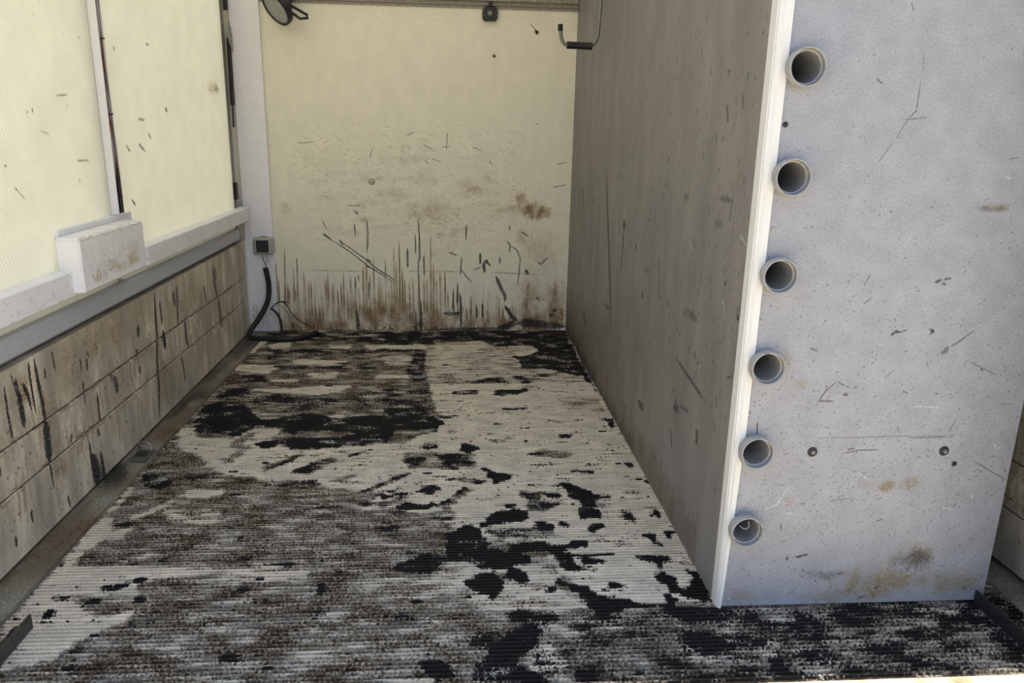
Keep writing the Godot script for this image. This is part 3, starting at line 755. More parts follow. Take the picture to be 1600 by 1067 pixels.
const MARKS_BACK := [ # [layer, strength, first width mm, last width mm, points ...]
	[1,0.85,5.52,13.11,-1.515,0.458,-1.522,0.261,-1.533,0.039],
	[1,0.85,5.52,13.11,-1.509,0.284,-1.511,0.173,-1.517,0.039],
	[1,0.85,5.52,13.11,-1.474,0.343,-1.478,0.203,-1.485,0.039],
	[1,0.85,5.52,13.11,-1.453,0.395,-1.458,0.229,-1.466,0.039],
	[1,0.85,5.52,13.11,-1.422,0.324,-1.425,0.193,-1.43,0.04],
	[1,0.85,5.52,13.11,-1.417,0.285,-1.419,0.173,-1.424,0.04],
	[1,0.85,5.52,13.11,-1.399,0.272,-1.4,0.167,-1.405,0.04],
	[1,0.85,5.52,13.11,-1.386,0.272,-1.388,0.167,-1.392,0.04],
	[1,0.85,5.52,13.11,-1.369,0.18,-1.368,0.12,-1.369,0.04],
	[1,0.85,5.52,13.11,-1.348,0.147,-1.346,0.104,-1.347,0.04],
	[1,0.85,5.52,13.11,-1.33,0.187,-1.329,0.124,-1.331,0.04],
	[1,0.85,5.52,13.11,-1.307,0.286,-1.308,0.174,-1.311,0.04],
	[1,0.85,5.52,13.11,-1.296,0.318,-1.297,0.19,-1.302,0.04],
	[1,0.85,5.52,13.11,-1.272,0.266,-1.273,0.164,-1.276,0.04],
	[1,0.85,5.52,13.11,-1.246,0.22,-1.245,0.141,-1.247,0.04],
	[1,0.85,5.52,13.11,-1.228,0.26,-1.228,0.161,-1.231,0.04],
	[1,0.85,5.52,13.11,-1.213,0.319,-1.214,0.191,-1.218,0.04],
	[1,0.85,5.52,13.11,-1.194,0.234,-1.193,0.148,-1.195,0.04],
	[1,0.85,5.52,13.11,-1.176,0.3,-1.176,0.181,-1.179,0.04],
	[1,0.85,5.52,13.11,-1.151,0.287,-1.151,0.174,-1.153,0.04],
	[1,0.85,5.52,13.11,-1.133,0.234,-1.132,0.148,-1.134,0.04],
	[1,0.85,5.52,13.11,-1.107,0.359,-1.108,0.211,-1.111,0.04],
	[1,0.85,5.52,13.11,-1.089,0.411,-1.091,0.238,-1.095,0.04],
	[1,0.85,5.52,13.11,-1.073,0.313,-1.073,0.188,-1.075,0.04],
	[1,0.85,5.52,13.11,-1.051,0.405,-1.052,0.235,-1.056,0.04],
	[1,0.85,5.52,13.11,-1.03,0.248,-1.029,0.155,-1.03,0.04],
	[1,0.85,5.52,13.11,-1.022,0.301,-1.021,0.182,-1.023,0.04],
	[1,0.85,5.52,13.11,-0.988,0.392,-0.988,0.228,-0.991,0.041],
	[1,0.85,5.52,13.11,-0.973,0.235,-0.971,0.148,-0.971,0.041],
	[1,0.85,5.52,13.11,-0.942,0.457,-0.942,0.262,-0.945,0.041],
	[1,0.85,5.52,13.11,-0.913,0.496,-0.913,0.282,-0.915,0.041],
	[1,0.85,5.52,13.11,-0.9,0.347,-0.898,0.206,-0.899,0.041],
	[1,0.85,5.52,13.11,-0.862,0.275,-0.86,0.169,-0.86,0.041],
	[1,0.85,5.52,13.11,-0.812,0.407,-0.81,0.236,-0.811,0.041],
	[1,0.85,5.52,13.11,-0.843,0.289,-0.84,0.176,-0.84,0.041],
	[1,0.85,5.52,13.11,-1.502,0.232,-1.503,0.146,-1.507,0.039],
	[1,0.85,5.52,13.11,-1.471,0.232,-1.472,0.146,-1.475,0.039],
	[1,0.85,5.52,13.11,-1.449,0.166,-1.448,0.113,-1.45,0.04],
	[1,0.85,5.52,13.11,-1.165,0.227,-1.164,0.144,-1.166,0.04],
	[1,0.85,5.52,13.11,-1.011,0.261,-1.009,0.162,-1.01,0.041],
	[1,0.85,5.52,13.11,-0.958,0.288,-0.957,0.175,-0.958,0.041],
	[1,0.85,5.52,13.11,-0.931,0.38,-0.93,0.222,-0.932,0.041],
	[1,0.85,5.52,13.11,-0.888,0.288,-0.886,0.176,-0.886,0.041],
	[1,0.85,5.52,13.11,-1.556,0.284,-1.559,0.172,-1.565,0.039],
	[1,0.85,5.52,13.11,-1.564,0.368,-1.569,0.215,-1.578,0.039],
	[1,0.85,5.52,12.42,-0.783,0.289,-0.782,0.176,-0.783,0.034],
	[1,0.85,5.52,12.42,-0.767,0.289,-0.766,0.176,-0.767,0.034],
	[1,0.85,5.52,12.42,-0.746,0.568,-0.745,0.319,-0.747,0.034],
	[1,0.85,5.52,12.42,-0.731,0.381,-0.73,0.223,-0.731,0.034],
	[1,0.85,5.52,12.42,-0.715,0.289,-0.714,0.176,-0.714,0.034],
	[1,0.85,5.52,12.42,-0.696,0.336,-0.694,0.2,-0.695,0.034],
	[1,0.85,5.52,12.42,-0.67,0.342,-0.668,0.203,-0.668,0.034],
	[1,0.85,5.52,12.42,-0.654,0.21,-0.652,0.136,-0.652,0.034],
	[1,0.85,5.52,12.42,-0.625,0.17,-0.622,0.116,-0.622,0.035],
	[1,0.85,5.52,12.42,-0.602,0.204,-0.599,0.133,-0.599,0.035],
	[1,0.85,5.52,12.42,-0.589,0.21,-0.586,0.137,-0.586,0.035],
	[1,0.85,5.52,12.42,-0.53,0.197,-0.527,0.13,-0.526,0.035],
	[1,0.85,5.52,12.42,-0.5,0.15,-0.497,0.106,-0.496,0.035],
	[1,0.85,5.52,12.42,-0.467,0.151,-0.464,0.107,-0.463,0.035],
	[1,0.85,5.52,12.42,-0.388,0.205,-0.385,0.134,-0.383,0.035],
	[1,0.85,5.52,12.42,-0.375,0.205,-0.371,0.134,-0.37,0.035],
	[1,0.85,5.52,12.42,-0.552,0.13,-0.55,0.096,-0.549,0.035],
	[1,0.85,5.52,12.42,-0.433,0.117,-0.43,0.09,-0.43,0.035],
	[1,0.85,5.52,12.42,-0.354,0.131,-0.351,0.097,-0.35,0.035],
	[1,0.85,5.52,12.42,-0.314,0.131,-0.311,0.097,-0.31,0.035],
	[1,0.85,5.52,12.42,-0.248,0.158,-0.245,0.111,-0.243,0.035],
	[1,0.85,5.52,12.42,-0.168,0.131,-0.164,0.097,-0.162,0.036],
	[1,0.85,5.52,12.42,-0.129,0.159,-0.124,0.111,-0.122,0.036],
	[1,0.85,5.52,12.42,-0.094,0.132,-0.091,0.098,-0.088,0.036],
	[0,0.95,3.45,6.9,-0.808,0.609,-0.804,0.523,-0.803,0.439,-0.804,0.381],
	[0,0.9,3.45,6.9,-0.828,0.535,-0.826,0.478,-0.825,0.423],
	[0,0.9,5.175,4.14,-0.811,0.4,-0.812,0.341,-0.814,0.289],
	[0,0.9,6.9,4.14,-1.146,0.579,-1.143,0.545,-1.142,0.51],
	[0,0.9,11.04,4.14,-1.309,0.524,-1.287,0.508,-1.257,0.483],
	[0,0.75,5.52,5.52,-1.257,0.486,-1.208,0.455,-1.146,0.41,-1.078,0.352,-1.003,0.307,-0.94,0.258],
	[0,0.75,5.52,6.9,-1.232,0.493,-1.17,0.449,-1.096,0.394,-1.034,0.34,-0.971,0.301,-0.933,0.268],
	[0,0.8,10.35,6.9,-1.225,0.493,-1.208,0.467],
	[0,0.75,10.35,10.35,-1.09,0.391,-1.065,0.379],
	[0,0.6,10.35,10.35,-1.091,0.359,-1.066,0.346],
	[0,0.8,4.14,3.45,-1.309,0.596,-1.293,0.549],
	[0,0.85,5.175,5.175,-1.15,0.296,-1.151,0.234],
	[0,0.85,5.175,3.45,-1.135,0.306,-1.13,0.27],
	[0,0.85,6.9,5.175,-1.077,0.267,-1.082,0.168],
	[0,0.95,3.45,20.7,-1.151,0.128,-1.146,0.074,-1.144,0.003],
	[0,0.95,3.45,17.25,-0.8,0.169,-0.801,0.095,-0.801,0.003],
	[0,0.8,5.175,4.14,-0.829,0.115,-0.827,0.007],
	[0,0.75,8.625,8.625,-0.869,0.451,-0.869,0.348],
	[0,0.55,8.97,8.97,-1.081,0.599,-1.076,0.533,-1.083,0.424],
	[0,0.5,4.14,4.14,-1.456,0.395,-1.454,0.324],
	[0,0.6,13.8,6.9,-1.139,0.645,-1.123,0.63],
	[0,0.95,5.175,6.9,-0.809,0.609,-0.805,0.523,-0.806,0.381],
	[0,0.9,6.9,6.9,-0.782,0.413,-0.781,0.302],
	[0,0.95,3.45,17.25,-0.801,0.169,-0.803,0.095,-0.804,0.003],
	[0,0.95,6.9,5.175,-0.554,0.58,-0.555,0.538,-0.557,0.5],
	[0,0.9,5.175,6.9,-0.578,0.412,-0.583,0.363,-0.584,0.31],
	[0,0.85,5.175,4.14,-0.579,0.337,-0.56,0.31,-0.524,0.268],
	[0,0.9,4.14,10.35,-0.623,0.237,-0.626,0.116],
	[0,0.95,4.14,10.35,-0.601,0.27,-0.602,0.143],
	[0,0.95,6.9,13.8,-0.587,0.204,-0.581,0.13,-0.582,0.021],
	[0,0.95,10.35,10.35,-0.479,0.429,-0.479,0.37],
	[0,0.95,24.15,17.25,-0.453,0.387,-0.437,0.377],
	[0,0.95,17.25,12.075,-0.461,0.377,-0.455,0.324],
	[0,0.8,10.35,6.9,-0.437,0.377,-0.423,0.358],
	[0,0.7,5.52,5.52,-0.514,0.337,-0.475,0.354],
	[0,0.9,10.35,6.9,-0.374,0.407,-0.371,0.374],
	[0,0.95,17.25,13.8,-0.391,0.302,-0.376,0.265,-0.359,0.228,-0.341,0.198,-0.341,0.165],
	[0,0.95,13.8,20.7,-0.341,0.138,-0.321,0.11,-0.3,0.076,-0.273,0.056],
	[0,0.8,13.8,13.8,-0.273,0.059,-0.326,0.035,-0.392,0.008],
	[0,0.75,5.52,6.9,-0.338,0.497,-0.318,0.476,-0.32,0.434],
	[0,0.7,5.52,6.9,-0.314,0.47,-0.281,0.447,-0.262,0.405,-0.266,0.332,-0.272,0.259],
	[0,0.75,17.25,13.8,-0.23,0.339,-0.216,0.313],
	[0,0.85,13.8,6.9,-0.166,0.186,-0.152,0.172],
	[0,0.8,8.97,8.97,-0.496,0.137,-0.494,0.069],
	[0,0.8,8.28,8.28,-0.465,0.151,-0.462,0.069],
	[0,0.65,6.9,6.9,-0.169,0.386,-0.148,0.37,-0.136,0.386,-0.11,0.409],
	[0,0.7,5.52,5.52,-0.65,0.434,-0.605,0.415],
	[0,0.85,20.7,13.8,-0.677,0.096,-0.631,0.092,-0.585,0.099],
	[0,0.65,6.9,6.9,-0.258,0.548,-0.218,0.519],
	[0,0.8,6.9,6.9,-0.323,0.579,-0.323,0.557],
	[0,0.8,17.25,17.25,-0.074,0.111,-0.054,0.118],
	[0,0.8,17.25,17.25,-0.093,0.084,-0.073,0.087],
	[0,0.9,27.6,48.3,-0.006,0.022,-0.098,0.029,-0.199,0.042,-0.259,0.042],
	[0,0.9,20.7,27.6,-0.259,0.042,-0.365,0.004,-0.499,0.001,-0.829,-0.007],
	[1,0.8,17.25,31.05,-0.208,0.266,-0.226,0.199,-0.233,0.09],
	[1,0.6,20.7,34.5,-0.062,0.254,-0.06,0.098],
	[0,0.9,13.8,13.8,-1.625,-0.007,-1.368,-0.008,-1.108,-0.006,-0.794,-0.007],
	[1,0.35,5.175,5.175,-1.396,0.329,-1.111,0.327],
	[1,0.35,5.175,5.175,-0.868,0.329,-0.791,0.327],
	[1,0.4,6.9,6.9,-0.825,0.328,-0.599,0.328],
	[1,0.4,6.9,6.9,-0.423,0.325,-0.265,0.319,-0.074,0.314],
	[0,0.5,5.175,3.45,-1.182,0.675,-1.098,0.676],
	[0,0.5,5.175,3.45,-0.096,0.785,-0.025,0.799],
	[0,0.5,5.175,3.45,-0.08,0.905,-0.024,0.916],
	[0,0.5,5.175,3.45,-1.148,0.655,-1.124,0.63],
	[0,0.5,5.175,3.45,-0.655,1.055,-0.66,0.963],
	[0,0.5,5.175,3.45,-0.68,0.982,-0.64,0.983],
	[0,0.5,5.175,3.45,-1.418,0.987,-1.331,0.994],
	[0,0.5,5.175,3.45,-0.435,0.918,-0.424,0.892],
	[0,0.5,5.175,3.45,-0.198,1.11,-0.182,1.105],
	[0,0.5,5.175,3.45,-1.056,0.917,-1.04,0.966],
	[0,0.5,5.175,3.45,-0.783,0.995,-0.714,0.957],
	[0,0.5,5.175,3.45,-0.862,1.036,-0.822,1.056],
	[0,0.5,5.175,3.45,-0.525,0.985,-0.475,0.966],
	[0,0.5,5.175,3.45,-0.735,0.923,-0.685,0.904],
]
const BLOTS_BACK := [ # [layer, strength, centre, half size]
	[1,0.85,-0.206,0.668,0.062,0.046],
	[1,0.55,-0.236,0.667,0.154,0.025],
	[1,0.5,-0.269,0.717,0.031,0.05],
	[1,0.95,-0.179,0.637,0.031,0.036],
	[1,0.5,-0.878,0.911,0.028,0.029],
	[1,0.25,-1.495,0.651,0.039,0.04],
	[1,0.35,-0.257,0.529,0.032,0.058],
	[1,0.4,-0.203,0.199,0.086,0.135],
	[1,0.5,-0.069,0.159,0.08,0.136],
	[1,0.25,-0.144,0.432,0.111,0.144],
	[1,0.5,-0.15,0.645,0.058,0.032],
	[1,0.35,-0.737,0.651,0.152,0.061],
	[1,0.85,-1.508,0.019,0.09,0.074],
	[1,0.75,-1.366,0.019,0.129,0.054],
	[1,0.7,-1.237,0.02,0.116,0.061],
	[1,0.7,-1.106,0.061,0.084,0.101],
	[1,0.85,-1.008,0.088,0.097,0.101],
	[1,0.8,-0.924,0.088,0.091,0.115],
	[1,0.7,-0.84,0.027,0.059,0.068],
	[1,0.85,-0.789,0.061,0.079,0.075],
	[1,0.75,-0.697,0.048,0.105,0.061],
	[1,0.75,-0.631,0.041,0.079,0.061],
	[1,0.65,-0.512,0.021,0.106,0.048],
	[1,0.6,-0.366,0.028,0.107,0.048],
	[1,0.75,-0.232,0.042,0.121,0.062],
	[1,0.75,-0.099,0.063,0.114,0.076],
	[1,0.9,-0.165,0.022,0.168,0.035],
	[0,0.9,-0.203,1.545,0.009,0.01],
	[0,0.7,-0.417,1.439,0.005,0.009],
]
const MARKS_BOARDS := [ # [layer, strength, first width mm, last width mm, points ...]
	[0,0.95,8.356,8.356,2.268,0.449,2.27,0.372,2.267,0.307],
	[0,0.9,5.766,5.766,2.233,0.469,2.22,0.417,2.213,0.363],
	[0,1,17.772,20.734,2.213,0.421,2.211,0.369,2.21,0.323],
	[0,0.9,8.799,11.732,2.218,0.454,2.214,0.408],
	[0,0.95,9.416,6.277,2.15,0.474,2.153,0.433,2.151,0.333],
	[0,0.95,15.209,6.084,2.187,0.428,2.172,0.387,2.169,0.353],
	[0,1,9.689,16.148,2.122,0.475,2.119,0.415,2.114,0.359,2.112,0.297],
	[0,1,33.375,26.7,2.112,0.297,2.116,0.237,2.12,0.186],
	[0,0.95,10.074,5.037,2.121,0.183,2.12,0.104],
	[0,0.8,8.819,7.055,2.032,0.472,2.028,0.413],
	[0,0.8,10.252,6.151,1.886,0.337,1.891,0.264],
	[0,0.9,11.048,8.838,1.809,0.273,1.814,0.212,1.813,0.184],
	[0,0.85,8.16,6.12,1.883,0.403,1.887,0.36],
	[0,1,8.31,12.465,1.896,0.151,1.898,0.097,1.896,0.017],
	[0,1,33.636,50.454,1.889,0.101,1.877,0.056,1.873,-0.002],
	[0,1,13.202,26.405,1.838,0.09,1.833,0.035,1.837,-0.012],
	[0,0.8,9.08,7.264,2.057,0.05,2.05,0.013],
	[0,0.8,12.048,6.024,2.239,0.101,2.24,0.068],
	[0,0.8,11.092,8.319,2.321,0.072,2.323,0.046],
	[0,0.7,19.585,24.482,1.684,0.286,1.671,0.233],
	[0,0.7,13.083,13.083,1.838,0.166,1.829,0.139],
	[0,0.6,8.45,8.45,1.842,0.413,1.831,0.395],
	[0,0.7,17.038,17.038,1.49,0.319,1.486,0.296],
	[0,0.6,9.495,9.495,1.988,0.212,2.001,0.188],
	[0,0.9,23.098,11.549,1.461,0.371,1.465,0.355],
	[0,0.7,14.436,9.624,1.703,0.301,1.7,0.275],
	[0,0.7,14.328,11.463,1.486,0.257,1.483,0.229],
	[0,0.7,5.31,5.31,2.335,0.268,2.337,0.243],
	[0,0.7,10.148,10.148,2.08,0.436,2.081,0.409],
	[0,0.95,16.233,16.233,1.285,0.477,1.296,0.394,1.304,0.305,1.326,0.228,1.334,0.138,1.358,0.023],
	[0,0.8,13.417,10.062,1.244,0.437,1.245,0.345],
	[0,0.85,15.172,11.379,1.058,0.458,1.067,0.378,1.082,0.303],
	[0,0.6,22.133,22.133,1.103,0.443,1.097,0.385],
	[0,0.85,15.937,15.937,1.003,0.303,1.007,0.234,0.991,0.188],
	[0,0.85,15.328,11.496,1.08,0.179,1.057,0.054],
	[0,0.7,14.03,14.03,0.729,0.392,0.724,0.311],
	[0,0.85,20.172,20.172,0.589,0.458,0.578,0.368,0.559,0.302],
	[0,0.85,18.868,18.868,0.543,0.293,0.525,0.15],
	[0,0.95,33.999,20.399,1.241,0.316,1.234,0.248],
	[0,0.8,19.81,19.81,1.674,0.257,1.673,0.228],
	[0,0.7,12.646,12.646,1.847,0.395,1.85,0.358],
	[0,0.9,28.842,11.537,1.46,0.391,1.465,0.358],
	[0,0.6,20.562,15.421,0.557,0.442,0.557,0.375],
]
const BLOTS_BOARDS := [ # [layer, strength, centre, half size]
	[1,0.8,2.088,0.316,0.046,0.056],
	[1,0.7,2.077,0.213,0.03,0.045],
	[1,0.45,1.907,0.344,0.069,0.054],
	[1,0.35,1.663,0.263,0.102,0.068],
	[1,0.5,2.21,0.413,0.061,0.047],
	[1,0.55,2.057,0.139,0.024,0.039],
	[1,0.6,2.095,0.149,0.016,0.032],
	[1,0.3,1.433,0.293,0.142,0.049],
	[1,0.5,1.268,0.125,0.092,0.097],
	[1,0.35,1.593,0.449,0.36,0.091],
	[1,0.35,1.932,0.413,0.215,0.08],
	[1,0.25,1.041,0.372,0.238,0.074],
]
const MARKS_SIDE := [ # [layer, strength, first width mm, last width mm, points ...]
	[0,0.95,28.8,16.8,0.949,0.928,1.008,0.806,1.053,0.703,1.098,0.601,1.165,0.458,1.232,0.317],
	[0,0.95,46.671,23.335,1.343,0.76,1.345,0.732],
	[0,0.85,18.702,11.689,1.345,0.732,1.34,0.654,1.342,0.572],
	[0,0.8,18,14.4,0.396,0.819,0.435,0.717],
	[0,0.75,24,18,0.676,0.788,0.692,0.769],
	[0,0.85,22.242,15.165,1.55,0.706,1.545,0.691],
	[0,0.8,15.185,15.185,1.875,0.937,1.878,0.927],
	[0,0.75,7.703,5.777,2.329,1.072,2.332,1.062],
	[0,0.7,11.973,8.98,1.882,1.011,1.887,0.992],
	[0,0.85,11.236,8.989,2.435,0.753,2.434,0.744],
	[0,0.6,9.515,9.515,1.855,0.71,1.888,0.587],
	[0,0.7,36,24,0.564,0.237,0.65,0.192],
	[0,0.6,16.8,14.4,1.202,0.924,1.191,0.901],
	[0,0.7,10.213,8.17,2.526,0.694,2.54,0.687],
	[0,0.6,7.01,5.257,2.431,0.948,2.423,0.887],
	[0,0.55,14.4,14.4,1.063,0.388,1.183,0.395],
	[0,0.6,12.432,10.656,1.704,0.809,1.72,0.814],
	[0,0.5,14.385,14.385,1.982,0.608,1.996,0.594],
	[0,0.7,23.356,23.356,1.672,0.568,1.686,0.555],
	[0,0.7,18,14.4,1.098,0.655,1.102,0.644],
	[0,0.8,12.94,9.705,2.131,0.363,2.155,0.329],
	[0,0.85,19.662,19.662,2.121,0.332,2.166,0.341],
	[0,0.85,15.924,10.616,2.334,0.348,2.339,0.31],
	[0,0.7,10.006,10.006,2.112,0.258,2.136,0.212],
	[0,0.75,23.287,23.287,1.724,0.204,1.792,0.201],
	[0,0.6,9.784,7.827,2.108,0.471,2.373,0.44],
	[0,0.7,6.954,5.563,2.444,0.479,2.458,0.457],
	[0,0.7,7.19,6.292,2.435,0.755,2.438,0.743],
	[0,0.6,8.146,8.146,2.529,0.693,2.539,0.687],
	[0,0.5,9.313,9.313,2.175,0.357,2.257,0.367],
	[0,0.5,6.457,6.457,2.501,0.543,2.533,0.557],
	[0,0.7,7.821,5.214,2.383,0.109,2.393,0.073],
	[0,0.8,9.425,7.54,2.339,1.141,2.354,1.104],
	[0,0.7,6.744,5.48,2.435,1.165,2.438,1.128],
	[0,0.7,14.11,9.406,2.33,1.219,2.326,1.204],
	[0,0.8,11.113,7.408,2.555,1.075,2.554,1.061],
	[0,0.7,9.616,7.693,2.33,1.075,2.33,1.061],
	[0,0.7,7.542,6.034,2.512,1.279,2.514,1.274],
	[0,0.7,10.722,10.722,2.55,1.316,2.552,1.312],
	[0,0.7,9.855,9.855,2.318,0.999,2.323,0.993],
	[0,0.6,8.392,6.294,2.421,1.289,2.423,1.282],
	[2,0.6,5.767,4.119,2.496,0.867,2.54,0.852],
	[2,0.6,8.449,6.035,2.145,0.804,2.175,0.786],
	[2,0.6,6.388,4.563,2.427,0.711,2.46,0.664],
]
const BLOTS_SIDE := [ # [layer, strength, centre, half size]
	[0,0.5,2.378,0.934,0.057,0.009],
	[0,0.4,2.355,0.875,0.029,0.012],
	[0,0.45,2.197,0.619,0.064,0.017],
	[0,0.4,1.715,0.65,0.044,0.012],
	[0,0.35,2.08,0.913,0.031,0.015],
]
const MARKS_FRONT := [ # [layer, strength, first width mm, last width mm, points ...]
	[0,0.8,3.36,2.8,0.034,1.101,0.041,1.099],
	[0,0.5,1.68,1.4,0.299,1.242,0.304,1.205],
	[0,0.65,1.96,1.68,0.302,1.191,0.302,1.132,0.287,1.113,0.268,1.077],
	[0,0.5,1.68,1.4,0.264,1.071,0.238,1.028],
	[0,0.6,1.68,1.4,0.277,1.113,0.329,1.119],
	[0,0.7,3.36,3.36,0.222,1.003,0.223,1.002],
	[0,0.45,4.2,2.8,0.211,1.189,0.225,1.18],
	[0,0.5,1.96,1.4,0.515,1.041,0.54,1.045],
	[0,0.5,1.96,1.68,0.259,1.33,0.266,1.315],
	[0,0.6,2.8,2.24,0.28,0.932,0.283,0.93],
	[0,0.6,3.36,3.36,0.424,1.237,0.425,1.236],
	[0,0.5,2.8,2.8,0.126,1.164,0.127,1.164],
	[0,0.9,5.6,4.2,0.322,0.667,0.334,0.675,0.344,0.673],
	[0,0.8,3.36,2.24,0.344,0.674,0.357,0.679],
	[0,0.9,8.4,5.6,0.412,0.679,0.418,0.672],
	[0,0.6,4.2,2.8,0.41,0.671,0.414,0.668],
	[0,0.6,8.4,8.4,0.445,0.623,0.458,0.64],
	[0,0.7,3.36,2.24,0.463,0.642,0.475,0.649,0.512,0.679],
	[0,0.8,4.2,2.8,0.504,0.609,0.506,0.608],
	[0,0.85,5.6,4.2,0.542,0.589,0.546,0.587],
	[0,0.6,1.96,1.68,0.511,0.607,0.584,0.574],
	[0,0.8,2.24,2.24,0.176,0.507,0.195,0.542,0.218,0.563],
	[0,0.7,4.2,2.8,0.182,0.517,0.215,0.516],
	[0,0.7,2.24,1.96,0.218,0.561,0.248,0.546],
	[0,0.6,7,5.6,0.236,0.531,0.245,0.531],
	[0,0.6,5.6,5.6,0.192,0.55,0.195,0.55],
	[0,0.6,5.6,5.6,0.258,0.548,0.263,0.548],
	[0,0.6,4.2,2.8,0.148,0.637,0.163,0.631],
	[0,0.5,1.96,1.68,0.323,0.57,0.344,0.588],
	[0,0.5,1.68,1.4,0.182,0.429,0.305,0.43,0.4,0.432,0.52,0.432],
	[0,0.7,2.52,1.96,0.253,0.391,0.29,0.399,0.338,0.399],
	[0,0.7,4.2,2.8,0.264,0.4,0.28,0.404],
	[0,0.6,1.96,1.96,0.494,0.441,0.506,0.468],
	[0,0.8,3.36,1.96,0.048,0.469,0.05,0.43],
	[0,0.8,4.2,4.2,0.57,0.526,0.572,0.526],
	[0,0.8,7,4.2,0.403,0.784,0.416,0.789],
	[0,0.8,4.2,4.2,0.419,0.782,0.427,0.778],
	[0,0.7,4.2,2.8,0.422,0.79,0.438,0.792],
	[0,0.5,2.8,2.1,0.256,0.799,0.246,0.774],
	[0,0.4,2.8,2.24,0.266,0.748,0.25,0.735],
	[0,0.7,3.5,3.5,0.66,0.474,0.661,0.474],
	[0,0.7,4.2,4.2,0.656,0.422,0.657,0.421],
	[0,0.5,1.68,1.4,0.602,0.507,0.636,0.506],
	[0,0.6,2.8,2.24,0.37,0.539,0.383,0.534],
	[0,0.6,2.8,2.24,0.444,0.534,0.454,0.532],
	[0,0.6,2.24,1.96,0.4,0.427,0.496,0.429],
	[0,0.9,5.6,4.2,0.175,0.13,0.205,0.137],
	[0,0.85,5.6,2.8,0.158,0.131,0.154,0.122],
	[0,0.7,4.2,2.8,0.282,0.082,0.296,0.086],
	[0,0.7,5.6,5.6,0.23,0.067,0.232,0.066],
	[0,0.75,4.2,2.8,0.343,0.014,0.359,0.023],
	[0,0.7,4.2,2.8,0.38,0.041,0.393,0.049],
	[0,0.5,2.24,1.96,0.361,0.07,0.369,0.076],
	[0,0.7,2.8,2.24,0.358,0.221,0.374,0.225],
	[0,0.5,1.96,1.68,0.239,0.275,0.294,0.28],
	[0,0.7,5.6,5.6,0.542,0.099,0.543,0.098],
	[0,0.6,2.24,1.96,0.567,0.369,0.662,0.316],
	[0,0.5,1.96,1.68,0.532,0.259,0.543,0.257],
	[0,0.7,4.2,4.2,0.644,0.068,0.646,0.068],
	[0,0.8,3.36,2.24,0.601,0.039,0.611,0.033],
	[0,0.6,2.8,2.8,0.131,0.218,0.133,0.201],
	[0,0.6,2.8,2.24,0.312,0.034,0.322,0.043],
	[0,0.7,4.2,2.8,0.198,0.097,0.2,0.09],
	[2,0.7,3.08,1.68,0.088,0.255,0.114,0.266,0.141,0.315],
	[2,0.7,3.08,1.68,0.617,0.4,0.633,0.403],
	[2,0.7,3.08,1.68,0.605,0.406,0.627,0.406],
	[2,0.7,3.08,1.68,0.577,0.288,0.581,0.273],
	[2,0.7,3.08,1.68,0.51,0.253,0.546,0.244],
	[2,0.7,3.08,1.68,0.295,0.344,0.326,0.324],
	[2,0.7,3.08,1.68,0.142,0.244,0.155,0.243],
	[2,0.5,2.8,2.8,0.397,0.503,0.465,0.5],
	[2,0.4,4.2,4.2,0.514,1.006,0.528,1.002],
]
const BLOTS_FRONT := [ # [layer, strength, centre, half size]
	[1,0.75,0.369,0.311,0.025,0.016],
	[1,0.75,0.427,0.313,0.028,0.019],
	[1,0.4,0.322,0.312,0.017,0.01],
	[0,0.6,0.466,0.114,0.052,0.031],
	[1,0.6,0.393,0.066,0.127,0.044],
	[1,0.55,0.464,0.127,0.063,0.037],
	[1,0.5,0.33,0.024,0.115,0.025],
	[1,0.5,0.57,0.049,0.07,0.038],
	[1,0.35,0.058,0.025,0.045,0.025],
	[1,0.35,0.133,0.556,0.023,0.014],
	[1,0.3,0.086,0.608,0.027,0.028],
	[1,0.35,0.503,0.942,0.042,0.012],
	[0,0.35,0.498,0.94,0.037,0.007],
	[0,0.35,0.248,0.082,0.051,0.016],
	[3,0.5,0.144,0.272,0.009,0.014],
	[3,0.12,0.525,0.171,0.009,0.012],
]
const MARKS_UPPER := [ # [layer, strength, first width mm, last width mm, points ...]
	[0,0.5,9.257,8.1,1.373,1,1.349,0.979],
	[0,0.5,9.984,8.736,1.269,1.004,1.218,0.975],
	[0,0.5,9.328,7.996,1.171,1.038,1.149,1.018],
	[0,0.7,13.547,10.537,0.978,1.128,0.958,1.117],
	[0,0.5,8.807,7.549,1.246,1.085,1.192,1.084],
	[0,0.6,9.39,9.39,1.378,0.82,1.353,0.799],
	[0,0.6,7.76,6.651,1.386,1.31,1.39,1.297],
	[0,0.7,8.457,8.457,1.947,1.101,1.941,1.101],
	[0,0.5,6.877,6.877,1.973,1.096,1.967,1.097],
	[0,0.5,6.104,6.104,2.111,0.968,2.103,0.965],
	[0,0.6,6.393,6.393,1.628,1.315,1.628,1.309],
	[0,0.4,4.43,3.797,2.083,0.914,2.041,0.88],
	[0,0.4,6.081,5.213,1.735,0.964,1.659,0.962],
	[0,0.4,5.555,4.762,1.813,1.142,1.743,1.148],
	[0,0.45,6.123,5.248,1.735,0.912,1.734,0.902],
	[0,0.4,4.383,4.383,1.916,1.049,1.875,1.04],
	[0,0.5,8.107,8.107,1.108,1.348,1.08,1.343],
]
const BLOTS_UPPER := [ # [layer, strength, centre, half size]
	[1,0.55,0.339,1.231,0.089,0.028],
	[0,0.3,0.322,1.227,0.06,0.017],
]

